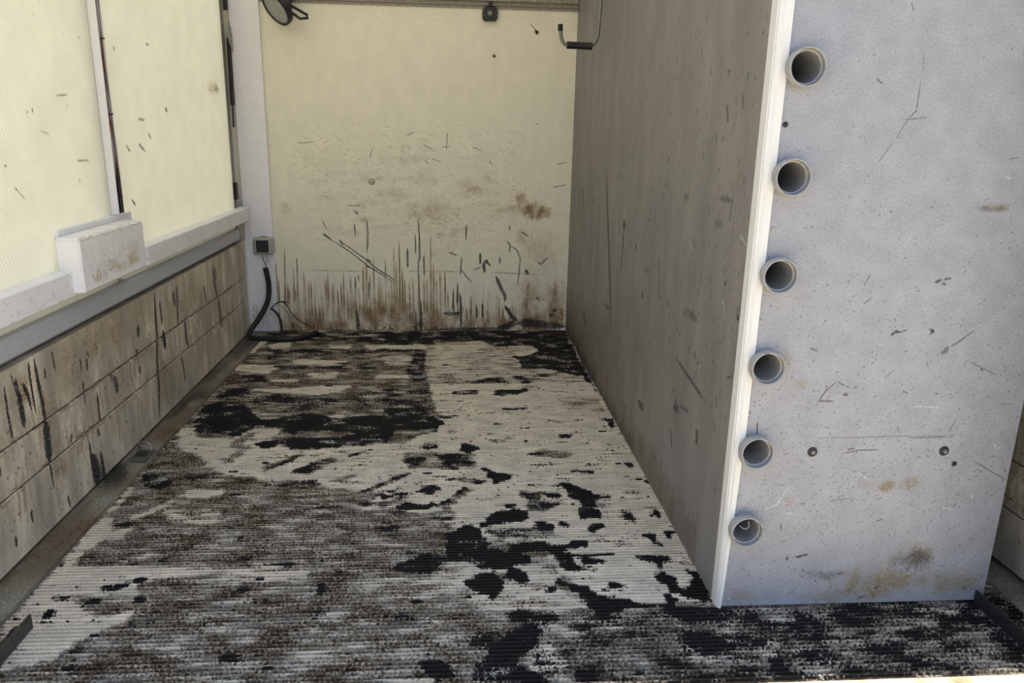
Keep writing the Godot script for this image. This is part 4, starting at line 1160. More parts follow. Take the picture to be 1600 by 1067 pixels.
func make_materials() -> void:
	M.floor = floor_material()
	var rng := RandomNumberGenerator.new()
	rng.seed = 11
	# back wall: cream glass-fibre panel with scuffs, tar runs and brown soil along the bottom
	begin_layers(1500, 1592, Vector2(-1.60, 1.62), Vector2(1.70, 1.72))
	scuffs(rng, 1, 900, -1.45, -0.25, 0.68, 1.16, Vector2(0.004, 0.035), 160, 35, Vector2(1.2, 3.0), Vector2(0.15, 0.55))
	scuffs(rng, 1, 1300, -1.30, -0.28, 0.42, 0.90, Vector2(0.003, 0.020), 165, 45, Vector2(1.2, 3.4), Vector2(0.15, 0.55))
	scuffs(rng, 0, 60, -1.4, -0.3, 0.78, 1.08, Vector2(0.006, 0.03), 150, 30, Vector2(1.0, 2.4), Vector2(0.2, 0.5))
	scuffs(rng, 0, 160, -1.55, -0.02, 0.1, 1.6, Vector2(0.001, 0.006), 90, 60, Vector2(1.2, 2.6), Vector2(0.2, 0.5))
	scuffs(rng, 1, 130, -0.78, -0.6, 0.30, 0.58, Vector2(0.01, 0.05), 75, 14, Vector2(1.0, 2.4), Vector2(0.25, 0.6))
	scuffs(rng, 1, 260, -0.92, -0.42, 0.50, 0.68, Vector2(0.004, 0.035), 172, 25, Vector2(1.2, 3.2), Vector2(0.25, 0.65))
	scuffs(rng, 1, 40, -0.33, -0.14, 0.55, 0.78, Vector2(0.04, 0.16), 91, 2, Vector2(1.2, 3), Vector2(0.2, 0.45))
	scuffs(rng, 1, 50, -0.45, -0.05, 0.61, 0.70, Vector2(0.05, 0.2), 0, 2, Vector2(1.2, 2.6), Vector2(0.2, 0.45))
	scuffs(rng, 1, 300, -0.4, 0.0, 0.0, 0.6, Vector2(0.003, 0.02), 90, 50, Vector2(1.5, 4), Vector2(0.15, 0.4))
	scuffs(rng, 1, 260, -1.57, 0.0, 1.56, 1.67, Vector2(0.002, 0.010), 90, 70, Vector2(1.5, 3.5), Vector2(0.2, 0.5))
	scuffs(rng, 1, 120, -1.57, -1.50, 0.3, 1.66, Vector2(0.002, 0.012), 90, 60, Vector2(1.5, 3), Vector2(0.15, 0.4))
	scuffs(rng, 1, 150, -0.08, 0.0, 0.3, 1.66, Vector2(0.002, 0.012), 90, 60, Vector2(1.5, 3), Vector2(0.15, 0.45))
	scuffs(rng, 1, 200, -1.52, -0.02, -0.02, 0.16, Vector2(0.04, 0.14), 90, 3, Vector2(1.5, 5), Vector2(0.3, 0.7))
	scuffs(rng, 0, 150, -1.50, -0.02, -0.02, 0.03, Vector2(0.01, 0.04), 90, 20, Vector2(3, 8), Vector2(0.5, 0.9))
	for k in 110:   # smeared brown film between the scuffs
		blot(1, rng.randf_range(0.04, 0.13), Vector2(rng.randf_range(-1.35, -0.40), lerpf(0.42, 1.02, (rng.randf() + rng.randf()) / 2.0)), Vector2(rng.randf_range(0.02, 0.09), rng.randf_range(0.008, 0.03)))
	scuffs(rng, 1, 520, -1.53, -0.02, -0.05, 0.13, Vector2(0.02, 0.07), 90, 6, Vector2(5, 14), Vector2(0.25, 0.6))
	for k in 620:   # thin brown runs that end at uneven heights
		var x := rng.randf_range(-1.53, -0.02)
		var reach := 0.20 + 0.10 * sin(x * 9.0 + 1.0) + 0.07 * sin(x * 23.0)
		var top := 0.05 + maxf(0.05, reach) * pow(rng.randf(), 1.6)
		var wd := rng.randf_range(1.5, 5.0)
		mark(1, rng.randf_range(0.18, 0.5), wd * 0.5, wd, PackedVector2Array([Vector2(x, top), Vector2(x + rng.randf_range(-0.002, 0.002), top * 0.5), Vector2(x, 0.0)]))
	put_marks(MARKS_BACK, BLOTS_BACK)
	M.back = textured(finish(Color(0.90, 0.883, 0.80), Color(0.50, 0.39, 0.265), Color(0.085, 0.075, 0.07), 0.022, 0.03, 21, 1.0, 2.0), 0.55, weave(1500, 1592, 8, true), 0.012)
	# left side boards: bare grey aluminium under brown film and tar runs
	begin_layers(2048, 366, Vector2(-0.05, 2.90), Vector2(0.50, 0.52))
	scuffs(rng, 1, 260, 0.0, 2.8, 0.0, 0.48, Vector2(0.02, 0.10), 90, 4, Vector2(2, 7), Vector2(0.15, 0.45))
	scuffs(rng, 0, 150, 0.2, 2.8, 0.0, 0.48, Vector2(0.003, 0.02), 90, 25, Vector2(2, 5), Vector2(0.2, 0.6))
	scuffs(rng, 2, 90, 0.6, 2.8, 0.02, 0.46, Vector2(0.006, 0.03), 90, 40, Vector2(1.5, 3), Vector2(0.3, 0.7))
	scuffs(rng, 1, 420, 0.3, 2.8, 0.0, 0.48, Vector2(0.03, 0.14), 90, 4, Vector2(5, 18), Vector2(0.12, 0.4))
	scuffs(rng, 0, 420, 0.2, 2.8, 0.0, 0.48, Vector2(0.002, 0.012), 90, 30, Vector2(2.5, 6), Vector2(0.25, 0.8))
	for seam in [0.18, 0.30]:
		scuffs(rng, 1, 150, 0.3, 2.8, seam - 0.012, seam + 0.012, Vector2(0.02, 0.09), 0, 3, Vector2(3, 7), Vector2(0.4, 0.85))
	put_marks(MARKS_BOARDS, BLOTS_BOARDS)
	M.boards = textured(finish(Color(0.75, 0.71, 0.635), Color(0.44, 0.35, 0.25), Color(0.06, 0.057, 0.055), 0.20, 0.07, 31, 1.0, 3.0), 0.6)
	# compartment side: grey film-faced plywood
	begin_layers(1536, 1180, Vector2(0.0, 2.60), Vector2(2.0, 2.0))
	scuffs(rng, 0, 1500, 0.1, 2.55, 0.0, 1.7, Vector2(0.004, 0.028), 90, 16, Vector2(3, 9), Vector2(0.12, 0.5))
	scuffs(rng, 0, 150, 0.3, 2.5, 0.1, 0.9, Vector2(0.02, 0.08), 75, 30, Vector2(3, 6), Vector2(0.12, 0.4))
	scuffs(rng, 2, 80, 0.3, 2.5, 0.2, 1.4, Vector2(0.01, 0.04), 100, 40, Vector2(1.5, 2), Vector2(0.12, 0.4))
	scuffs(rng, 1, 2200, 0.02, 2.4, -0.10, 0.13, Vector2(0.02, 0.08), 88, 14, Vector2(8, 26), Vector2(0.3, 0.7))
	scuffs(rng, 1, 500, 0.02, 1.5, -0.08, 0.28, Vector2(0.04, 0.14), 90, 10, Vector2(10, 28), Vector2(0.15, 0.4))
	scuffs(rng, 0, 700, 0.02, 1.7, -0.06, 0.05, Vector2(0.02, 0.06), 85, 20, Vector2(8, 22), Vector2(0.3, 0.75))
	put_marks(MARKS_SIDE, BLOTS_SIDE)
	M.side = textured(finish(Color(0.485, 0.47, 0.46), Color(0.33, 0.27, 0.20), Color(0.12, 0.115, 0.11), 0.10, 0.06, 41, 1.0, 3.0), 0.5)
	# compartment front: the same plywood, bluish grey, speckled
	begin_layers(700, 2048, Vector2(0.0, 0.68), Vector2(2.0, 2.0))
	scuffs(rng, 0, 2600, 0.0, 0.66, -0.3, 1.0, Vector2(0.0005, 0.004), 90, 60, Vector2(1.4, 3.4), Vector2(0.15, 0.6))
	scuffs(rng, 0, 260, 0.0, 0.66, -0.05, 0.6, Vector2(0.003, 0.018), 20, 50, Vector2(1.2, 2.6), Vector2(0.15, 0.5))
	scuffs(rng, 0, 1400, 0.0, 0.66, 0.3, 1.6, Vector2(0.0005, 0.004), 80, 50, Vector2(1.2, 2.6), Vector2(0.12, 0.4))
	scuffs(rng, 0, 90, 0.0, 0.66, 0.0, 1.4, Vector2(0.001, 0.003), 80, 50, Vector2(3, 6), Vector2(0.12, 0.35))
	scuffs(rng, 2, 120, 0.0, 0.66, 0.05, 1.2, Vector2(0.002, 0.014), 40, 50, Vector2(0.9, 1.6), Vector2(0.15, 0.4))
	scuffs(rng, 1, 160, 0.02, 0.64, -0.06, 0.12, Vector2(0.005, 0.03), 20, 30, Vector2(3, 9), Vector2(0.1, 0.3))
	put_marks(MARKS_FRONT, BLOTS_FRONT)
	M.front = textured(finish(Color(0.565, 0.573, 0.60), Color(0.45, 0.39, 0.28), Color(0.12, 0.12, 0.125), 0.05, 0.10, 51, 1.0, 1.0), 0.42, weave(700, 2048, 4, false), 0.012)
	# upper left panels: cream glass fibre with a slanting weave
	begin_layers(1600, 800, Vector2(0.0, 2.90), Vector2(2.0, 1.50))
	scuffs(rng, 1, 90, 0.1, 2.6, 0.6, 1.9, Vector2(0.005, 0.03), 110, 40, Vector2(1.6, 3.2), Vector2(0.15, 0.45))
	put_marks(MARKS_UPPER, BLOTS_UPPER)
	M.upper = textured(finish(Color(0.888, 0.887, 0.858), Color(0.50, 0.40, 0.26), Color(0.15, 0.13, 0.11), 0.02, 0.015, 61, 1.0, 1.0, Color(0.85, 0.85, 0.88), Color(0.8, 0.35, 0.38), 0.035), 0.5, weave(1600, 800, 6, true), 0.05)
	# left gutter
	begin_layers(1600, 100, Vector2(0.0, 2.90), Vector2(0.13, 0.13))
	for b in [[2, 0.9, 2.72, 0.06, 0.22, 0.07], [2, 0.6, 2.45, 0.06, 0.12, 0.07], [2, 0.8, 1.98, 0.08, 0.07, 0.06], [2, 0.7, 1.62, 0.06, 0.12, 0.06], [1, 0.9, 2.2, 0.07, 0.16, 0.08], [1, 0.8, 2.38, 0.04, 0.1, 0.05], [1, 0.7, 1.35, 0.06, 0.3, 0.06], [0, 1.0, 1.82, 0.04, 0.08, 0.05], [0, 1.0, 1.76, 0.03, 0.06, 0.04], [0, 1.0, 1.18, 0.035, 0.16, 0.02], [0, 0.8, 1.02, 0.06, 0.10, 0.04], [0, 0.6, 2.05, 0.12, 0.3, 0.02], [0, 0.5, 0.3, 0.05, 0.3, 0.05], [0, 0.6, 0.75, 0.03, 0.2, 0.03], [0, 0.5, 1.5, 0.11, 0.2, 0.02]]:
		blot(b[0], b[1], Vector2(b[2], b[3]), Vector2(b[4], b[5]))
	scuffs(rng, 2, 50, 0.3, 2.8, 0.02, 0.12, Vector2(0.02, 0.08), 30, 60, Vector2(1.5, 3), Vector2(0.2, 0.5))
	M.gutter = textured(finish(Color(0.47, 0.44, 0.385), Color(0.32, 0.25, 0.18), Color(0.07, 0.07, 0.07), 0.25, 0.10, 71, 2.0, 1.0, Color(0.62, 0.64, 0.60)), 0.6)
	M.upper.backlight_enabled = true
	M.upper.backlight = Color(0.86, 0.86, 0.84)
	M.white = plain(Color(0.915, 0.915, 0.925), 0.5, 0.0, 0.045, 60.0)
	begin_layers(2048, 96, Vector2(0.0, 2.90), Vector2(0.70, 0.12))
	scuffs(rng, 0, 420, 0.0, 2.8, 0.59, 0.69, Vector2(0.002, 0.02), 40, 60, Vector2(1.4, 3), Vector2(0.1, 0.4))
	scuffs(rng, 1, 120, 0.0, 2.8, 0.585, 0.64, Vector2(0.01, 0.04), 0, 20, Vector2(2, 6), Vector2(0.08, 0.3))
	M.white_rail = textured(finish(Color(0.915, 0.915, 0.925), Color(0.62, 0.56, 0.45), Color(0.25, 0.25, 0.25), 0.02, 0.015, 81, 2.0, 1.0), 0.5)
	begin_layers(480, 190, Vector2(1.40, 0.56), Vector2(0.79, 0.20))
	scuffs(rng, 0, 130, 1.5, 1.95, 0.62, 0.77, Vector2(0.003, 0.03), 60, 60, Vector2(1.2, 2.6), Vector2(0.1, 0.4))
	for q in [[1.62, 0.655, 0.07, 0.025, 0.5], [1.72, 0.648, 0.06, 0.02, 0.55], [1.85, 0.645, 0.05, 0.02, 0.45], [1.60, 0.69, 0.05, 0.03, 0.3], [1.80, 0.67, 0.1, 0.02, 0.25]]:
		blot(1, q[4], Vector2(q[0], q[1]), Vector2(q[2], q[3]))
	scuffs(rng, 0, 14, 1.72, 1.90, 0.635, 0.665, Vector2(0.003, 0.008), 60, 60, Vector2(3, 5), Vector2(0.6, 0.9))
	scuffs(rng, 1, 60, 1.5, 1.95, 0.755, 0.768, Vector2(0.01, 0.04), 0, 8, Vector2(2, 5), Vector2(0.2, 0.6))
	M.white_cover = textured(finish(Color(0.915, 0.915, 0.92), Color(0.66, 0.58, 0.42), Color(0.22, 0.21, 0.2), 0.02, 0.015, 83, 1.0, 1.0), 0.5)
	begin_layers(160, 1500, Vector2(-1.72, 0.16), Vector2(1.5, 1.5))
	scuffs(rng, 0, 260, -1.71, -1.57, -0.15, 0.5, Vector2(0.001, 0.008), 90, 40, Vector2(1.6, 3.2), Vector2(0.12, 0.5))
	scuffs(rng, 0, 60, -1.71, -1.57, 0.3, 1.5, Vector2(0.002, 0.012), 60, 60, Vector2(1.4, 2.2), Vector2(0.12, 0.4))
	scuffs(rng, 1, 110, -1.71, -1.57, -0.05, 0.16, Vector2(0.02, 0.08), 90, 6, Vector2(2, 6), Vector2(0.2, 0.5))
	M.white_post = textured(finish(Color(0.915, 0.91, 0.925), Color(0.60, 0.52, 0.42), Color(0.25, 0.24, 0.23), 0.015, 0.015, 85, 1.0, 1.0), 0.5)
	M.white_clean = plain(Color(0.88, 0.88, 0.885), 0.5)
	M.jamb = plain(Color(0.60, 0.60, 0.60), 0.5, 0.0, 0.15, 40.0)
	M.beam = plain(Color(0.73, 0.74, 0.76), 0.45, 0.05, 0.10, 120.0)
	M.roof_inner = plain(Color(0.885, 0.883, 0.845), 0.5)
	M.core = plain(Color(0.30, 0.29, 0.27), 0.8)
	M.roof = plain(Color(0.88, 0.88, 0.86), 0.6)
	M.roof.backlight_enabled = true
	M.roof.backlight = Color(0.80, 0.80, 0.79)
	M.rail = plain(Color(0.62, 0.59, 0.54), 0.5, 0.1, 0.30, 80.0)
	M.trim = plain(Color(0.86, 0.86, 0.85), 0.45, 0.0, 0.06, 300.0)
	M.pipe = plain(Color(0.64, 0.64, 0.64), 0.4, 0.15, 0.2, 120.0)
	M.steel = plain(Color(0.62, 0.62, 0.62), 0.35, 0.7, 0.25, 150.0)
	M.dark_steel = plain(Color(0.24, 0.235, 0.23), 0.5, 0.5, 0.35, 150.0)
	M.bar = plain(Color(0.33, 0.31, 0.29), 0.5, 0.3, 0.45, 120.0)
	M.bar_dark = plain(Color(0.17, 0.165, 0.165), 0.55, 0.2, 0.4, 120.0)
	M.tie = plain(Color(0.40, 0.39, 0.36), 0.5, 0.2, 0.4, 200.0)
	M.black = plain(Color(0.055, 0.055, 0.06), 0.5)
	M.rubber = plain(Color(0.075, 0.075, 0.08), 0.65)
	M.rod = plain(Color(0.48, 0.48, 0.46), 0.4, 0.5)
	M.lens = plain(Color(0.74, 0.75, 0.72), 0.35, 0.0, 0.45, 260.0)
	M.red = plain(Color(0.55, 0.10, 0.10), 0.5)
	M.redbrown = plain(Color(0.40, 0.17, 0.13), 0.55)
	M.wire_grey = plain(Color(0.55, 0.55, 0.56), 0.45)
	M.plastic = plain(Color(0.72, 0.71, 0.68), 0.5, 0.0, 0.2, 150.0)
	M.button = plain(Color(0.13, 0.14, 0.15), 0.4)
	M.rust = plain(Color(0.42, 0.30, 0.24), 0.7, 0.0, 0.4, 200.0)
	M.insect = plain(Color(0.10, 0.08, 0.06), 0.7)
	M.sill = plain(Color(0.92, 0.86, 0.70), 0.6, 0.0, 0.6, 14.0)
	M.ground = plain(Color(0.74, 0.69, 0.58), 0.9, 0.0, 0.35, 4.0)

func floor_material() -> StandardMaterial3D:
	var w := 1800
	var h := 2048
	var film := fill_map(FILM, 0.84, 615, 720, -1.64, 2.46, -0.02, 2.88, 4, w, h, true)
	var tar := fill_map(TAR, 0.0, 615, 720, -1.64, 2.46, -0.02, 2.88, 4, w, h, false)
	# small tar specks and smears trodden over the cleaner planks
	var rng := RandomNumberGenerator.new()
	rng.seed = 77
	for k in 1500:
		var cx := int(rng.randf() * w)
		var cy := int((0.15 + 0.85 * rng.randf()) * h)
		var big := rng.randf() < 0.12
		var rx := rng.randf_range(4.0, 14.0) if big else rng.randf_range(1.5, 5.0)
		var ry := rx * rng.randf_range(0.3, 0.75)
		var val := rng.randi_range(120, 210)
		for yy in range(maxi(0, cy - int(ry) - 1), mini(h, cy + int(ry) + 2)):
			for xx in range(maxi(0, cx - int(rx) - 1), mini(w, cx + int(rx) + 2)):
				var d := Vector2((xx - cx) / rx, (yy - cy) / ry).length()
				if d < 1.15:
					tar[yy * w + xx] = maxi(tar[yy * w + xx], int(val * minf(1.0, (1.25 - d) * 2.5)))
	var streak := noise(w, h, 0.055, 5, 5, 5.5, 1.0)
	var patch := noise(w, h, 0.016, 6, 6, 1.6, 1.0)
	var grain := noise(w, h, 0.20, 4, 7, 1.3, 1.0)
	var rgb := PackedByteArray()
	rgb.resize(w * h * 3)
	var rough := PackedByteArray()
	rough.resize(w * h)
	var pitch := PLANK / 18.0
	var i := 0
	for y in h:
		var z := y / float(h) * 2.88 - 0.02
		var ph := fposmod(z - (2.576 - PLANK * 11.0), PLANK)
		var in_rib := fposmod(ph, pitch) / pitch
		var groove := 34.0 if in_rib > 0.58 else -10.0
		for x in w:
			var s := streak[i] - 128.0
			var p := patch[i] - 128.0
			var g := grain[i] - 128.0
			var q: float = film[i] + p * 0.90 + s * 1.25 + g * 0.85
			var m := clampf((q - 78.0) / 78.0, 0.0, 1.0)
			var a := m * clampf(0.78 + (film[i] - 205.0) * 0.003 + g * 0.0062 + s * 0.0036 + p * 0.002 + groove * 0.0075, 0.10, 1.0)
			var deep := clampf((film[i] + p * 0.9 + g * 0.5 - 190.0) / 95.0, 0.0, 1.0)
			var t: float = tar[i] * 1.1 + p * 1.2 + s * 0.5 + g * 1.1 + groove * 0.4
			var k := clampf((t - 116.0) / 36.0, 0.0, 1.0)
			var v := 1.0 + p * 0.0010 + g * 0.0009
			var warm := p * 0.07
			var r := 212.0 * v
			var gg := 201.0 * v
			var b := 182.0 * v
			r += (101.0 - deep * 46.0 + warm - r) * a
			gg += (90.0 - deep * 43.0 - gg) * a
			b += (76.0 - deep * 37.0 - warm - b) * a
			var gl := 1.0 + g * 0.004
			r += (33.0 * gl - r) * k
			gg += (31.0 * gl - gg) * k
			b += (30.0 * gl - b) * k
			rgb[i * 3] = clampi(int(r), 0, 255)
			rgb[i * 3 + 1] = clampi(int(gg), 0, 255)
			rgb[i * 3 + 2] = clampi(int(b), 0, 255)
			rough[i] = int(lerpf(215.0, 150.0, k))
			i += 1
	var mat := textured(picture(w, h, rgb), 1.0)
	mat.roughness_texture = grey(w, h, rough)
	mat.metallic_specular = 0.2
	return mat

# ------------------------------------------------------------------ the trailer's shell

func build_floor() -> void:
	var f := thing("floor", "ribbed aluminium plank floor smeared with black tar and brown dirt", "floor", Vector3.ZERO, "", "structure")
	uv_u = Vector4(1.0 / 2.46, 0, 0, 1.64 / 2.46)
	uv_v = Vector4(0, 0, 1.0 / 2.88, 0.02 / 2.88)
	var start := 2.576 - PLANK * 10.0
	for k in range(-1, 11):
		var z0 := maxf(start + PLANK * k, 0.0) + 0.0008
		var z1 := minf(start + PLANK * (k + 1), REAR if k == 10 else 99.0) - 0.0008
		if k == 10:
			z1 = REAR
		var line := PackedVector2Array([Vector2(z0, -0.03), Vector2(z0, -0.0008)])
		var pitch := PLANK / 18.0
		for r in 19:
			var a := start + PLANK * k + pitch * r
			for q in [[0.04, 0.0], [0.54, 0.0], [0.62, -0.0055], [0.95, -0.0055]]:
				var z: float = a + pitch * q[0]
				if z > z0 + 0.0005 and z < z1 - 0.0005:
					line.append(Vector2(z, q[1]))
		line.append(Vector2(z1, -0.0008))
		line.append(Vector2(z1, -0.03))
		var st := mb()
		extrude(st, line, 2, 1, 0, -1.614, 0.725)
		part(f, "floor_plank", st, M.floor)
	# gutters along both sides
	uv_u = Vector4(0, 0, 1.0 / 2.90, 0)
	uv_v = Vector4(-1.0 / 0.13, 0, 0, -1.60 / 0.13)
	var st2 := mb()
	extrude(st2, PackedVector2Array([Vector2(-1.76, -0.04), Vector2(-1.76, -0.004), Vector2(-1.70, -0.008), Vector2(-1.636, -0.012), Vector2(-1.622, -0.034), Vector2(-1.6145, -0.034), Vector2(-1.6145, -0.04)]), 0, 1, 2, 0.0, REAR)
	single("trim_1", "grimy grey gutter strip along the foot of the tar-streaked left boards", "gutter", st2, M.gutter, "structure")
	uv_v = Vector4(1.0 / 0.13, 0, 0, -0.72 / 0.13)
	st2 = mb()
	extrude(st2, PackedVector2Array([Vector2(0.7255, -0.04), Vector2(0.7255, -0.034), Vector2(0.732, -0.034), Vector2(0.745, -0.012), Vector2(0.82, -0.010), Vector2(0.86, -0.004), Vector2(0.86, -0.04)]), 0, 1, 2, 0.0, REAR)
	single("trim_2", "dark gutter strip beside the right wall behind the grey compartment", "gutter", st2, M.gutter, "structure")
	st2 = mb()
	box(st2, Vector3(-1.80, -0.16, -0.04), Vector3(0.90, -0.041, REAR), 0.004)
	single("trim_3", "dark chassis frame under the ribbed floor", "chassis", st2, M.core, "structure")

func build_back_wall() -> void:
	var w := thing("wall_back", "cream back wall panel with brown drips and tar streaks above the floor", "wall", Vector3.ZERO, "", "structure")
	uv_u = Vector4(1.0 / 1.62, 0, 0, 1.60 / 1.62)
	uv_v = Vector4(0, -1.0 / 1.72, 0, 1.70 / 1.72)
	var st := mb()
	box(st, Vector3(-1.80, -0.04, -0.04), Vector3(0.90, ROOF_Y, 0.0), 0.002)
	part(w, "panel", st, M.back)
	st = mb()
	var cap := Transform3D(Basis(Vector3.RIGHT, Vector3(0, 0, 1), Vector3(0, -1, 0)), Vector3(-1.048, 0.799, 0.0))
	lathe(st, [Vector2(0.0, 0.003), Vector2(0.0115, 0.003), Vector2(0.0120, 0.0025), Vector2(0.0120, 0.0)], cap, 24)
	var sc := part(w, "screw_cap", st, plain(Color(0.80, 0.775, 0.69), 0.5))
	st = mb()
	lathe(st, [Vector2(0.0122, 0.0), Vector2(0.0122, 0.0015), Vector2(0.0122, 0.0015), Vector2(0.0150, 0.0012), Vector2(0.0155, 0.0)], cap, 24)
	part(sc, "cap_rim", st, M.dark_steel)
	st = mb()
	box(st, Vector3(-1.054, 0.797, 0.0029), Vector3(-1.042, 0.801, 0.0036), 0.0003)
	part(sc, "slot", st, M.dark_steel)
	# aluminium rail along the top
	uv_u = Vector4(1, 0, 0, 0)
	st = mb()
	extrude(st, PackedVector2Array([Vector2(0.0, 1.652), Vector2(0.006, 1.652), Vector2(0.007, 1.664), Vector2(0.016, 1.666), Vector2(0.017, 1.672), Vector2(0.013, 1.674), Vector2(0.013, 1.682), Vector2(0.028, 1.685), Vector2(0.030, 1.700), Vector2(0.022, 1.704), Vector2(0.022, 1.76), Vector2(0.0, 1.76)]), 2, 1, 0, -1.565, -0.002)
	single("trim_4", "speckled aluminium rail across the top of the cream back wall", "rail", st, M.rail, "structure")
	st = mb()
	uv_u = Vector4(1.0 / 0.16, 0, 0, 1.72 / 0.16)
	uv_v = Vector4(0, -1.0 / 1.5, 0, 1.0)
	box(st, Vector3(-1.712, -0.005, 0.0), Vector3(-1.567, ROOF_Y, 0.02), 0.002)
	single("trim_5", "white corner post carrying the switch box, left of the cream back wall", "post", st, M.white_post, "structure")

func build_left_wall() -> void:
	var w := thing("wall_left", "left trailer wall with brown streaked lower boards and cream upper panels", "wall", Vector3.ZERO, "", "structure")
	var st := mb()
	box(st, Vector3(-1.80, -0.04, -0.03), Vector3(-1.752, 0.60, REAR - 0.01), 0.002)
	part(w, "outer_skin", st, M.core)
	for zz in [[-0.03, 0.145], [1.49, 1.575], [REAR - 0.06, REAR - 0.01]]:
		st = mb()
		box(st, Vector3(-1.80, 0.601, zz[0]), Vector3(-1.752, ROOF_Y, zz[1]), 0.002)
		part(w, "frame_post", st, M.core)
	uv_u = Vector4(0, 0, 1.0 / 2.90, 0.05 / 2.90)
	uv_v = Vector4(0, -1.0 / 0.52, 0, 0.50 / 0.52)
	for b in [[0.002, 0.1775], [0.1815, 0.2975], [0.3015, 0.4855]]:
		st = mb()
		box(st, Vector3(-1.750, b[0], 0.022), Vector3(WALL_X, b[1], REAR - 0.01), 0.003)
		part(w, "side_board", st, M.boards)
	st = mb()
	extrude(st, PackedVector2Array([Vector2(-1.751, 0.566), Vector2(-1.701, 0.566), Vector2(-1.698, 0.563), Vector2(-1.698, 0.516), Vector2(-1.703, 0.511), Vector2(-1.738, 0.511), Vector2(-1.738, 0.490), Vector2(-1.751, 0.490)]), 0, 1, 2, 0.155, REAR - 0.01)
	part(w, "edge_rail", st, M.beam)
	st = mb()
	box(st, Vector3(-1.735, 0.508, 0.125), Vector3(-1.702, 0.560, 0.152), 0.004)
	part(w, "rail_latch", st, M.dark_steel)
	st = mb()
	box(st, Vector3(-1.722, 0.0, 0.021), Vector3(-1.706, 0.49, 0.034), 0.002)
	part(w, "edge_strip", st, M.white_clean)
	uv_u = Vector4(0, 0, 1.0 / 2.90, 0)
	uv_v = Vector4(0, -1.0 / 1.50, 0, 2.0 / 1.50)
	for b in [[0.143, 1.509], [1.552, REAR - 0.01]]:
		st = mb()
		box(st, Vector3(-1.751, 0.568, b[0]), Vector3(-1.718, ROOF_Y, b[1]), 0.003)
		part(w, "upper_panel", st, M.upper)
	st = mb()
	box(st, Vector3(-1.751, 0.568, 0.021), Vector3(-1.738, ROOF_Y, 0.142), 0.002)
	part(w, "jamb", st, M.jamb)
	st = mb()
	uv_u = Vector4(0, 0, 1.0 / 2.90, 0)
	uv_v = Vector4(0, -1.0 / 0.12, 0, 0.70 / 0.12)
	box(st, Vector3(-1.7175, 0.598, 0.055), Vector3(-1.668, 0.667, 1.42), 0.004)
	single("trim_6", "white skirting rail below the far cream panel, ending at the corner post", "rail", st, M.white_rail, "structure")
	st = mb()
	box(st, Vector3(-1.7175, 0.605, 1.93), Vector3(-1.668, 0.678, REAR - 0.01), 0.004)
	single("trim_7", "white skirting rail below the near cream panel, left of the cover box", "rail", st, M.white_rail, "structure")

func build_right_wall() -> void:
	var w := thing("wall_right", "shaded right trailer wall glimpsed past the grey compartment", "wall", Vector3.ZERO, "", "structure")
	uv_u = Vector4(0, 0, 1.0 / 2.90, 0.05 / 2.90)
	uv_v = Vector4(0, -1.0 / 0.52, 0, 0.50 / 0.52)
	for b in [[0.002, 0.1475], [0.1515, 0.2775], [0.2815, 0.4855]]:
		var st := mb()
		box(st, Vector3(RIGHT_X, b[0], 0.001), Vector3(0.858, b[1], REAR - 0.01), 0.003)
		part(w, "side_board", st, M.boards)
	uv_u = Vector4(0, 0, 1.0 / 2.90, 0)
	uv_v = Vector4(0, -1.0 / 1.50, 0, 2.0 / 1.50)
	var st2 := mb()
	box(st2, Vector3(RIGHT_X + 0.006, 0.49, 0.001), Vector3(0.858, ROOF_Y, REAR - 0.01), 0.003)
	part(w, "upper_panel", st2, M.roof_inner)
	st2 = mb()
	box(st2, Vector3(0.859, -0.04, -0.03), Vector3(0.90, ROOF_Y, REAR - 0.01), 0.002)
	part(w, "outer_skin", st2, M.core)

func build_roof_and_outside() -> void:
	var st := mb()
	box(st, Vector3(-1.80, ROOF_Y + 0.001, -0.04), Vector3(0.90, ROOF_Y + 0.04, REAR), 0.003)
	single("ceiling", "cream roof panel over the trailer", "ceiling", st, M.roof, "structure")
	st = mb()
	extrude(st, PackedVector2Array([Vector2(REAR + 0.001, -0.05), Vector2(REAR + 0.001, -0.002), Vector2(REAR + 0.004, -0.0005), Vector2(REAR + 0.15, -0.006), Vector2(REAR + 0.16, -0.014), Vector2(REAR + 0.16, -0.05)]), 2, 1, 0, -1.80, 0.90)
	for px in [[-1.80, -1.672, "trim_9", "white rear frame pillar at the end of the left wall"], [0.645, 0.90, "trim_10", "white rear pillar added out of view and widened to shade the right wall"]]:  # right pillar is an unseen addition, widened to keep light off the right wall
		var ps := mb()
		box(ps, Vector3(px[0], 0.0005, REAR + 0.001), Vector3(px[1], ROOF_Y, REAR + 0.07), 0.004)
		single(px[2], px[3], "pillar", ps, M.white, "structure")
	single("trim_8", "sunlit cream sill along the rear edge of the ribbed floor", "sill", st, M.sill, "structure")
	st = mb()
	box(st, Vector3(-40, -0.95, -40), Vector3(40, -0.75, 40), 0.01)
	single("ground", "dusty pale ground around the trailer", "ground", st, M.ground, "structure")

# ------------------------------------------------------------------ the grey compartment

func socket_x(y: float) -> float:
	return 0.0475 + 0.0155 * (y - 0.6)

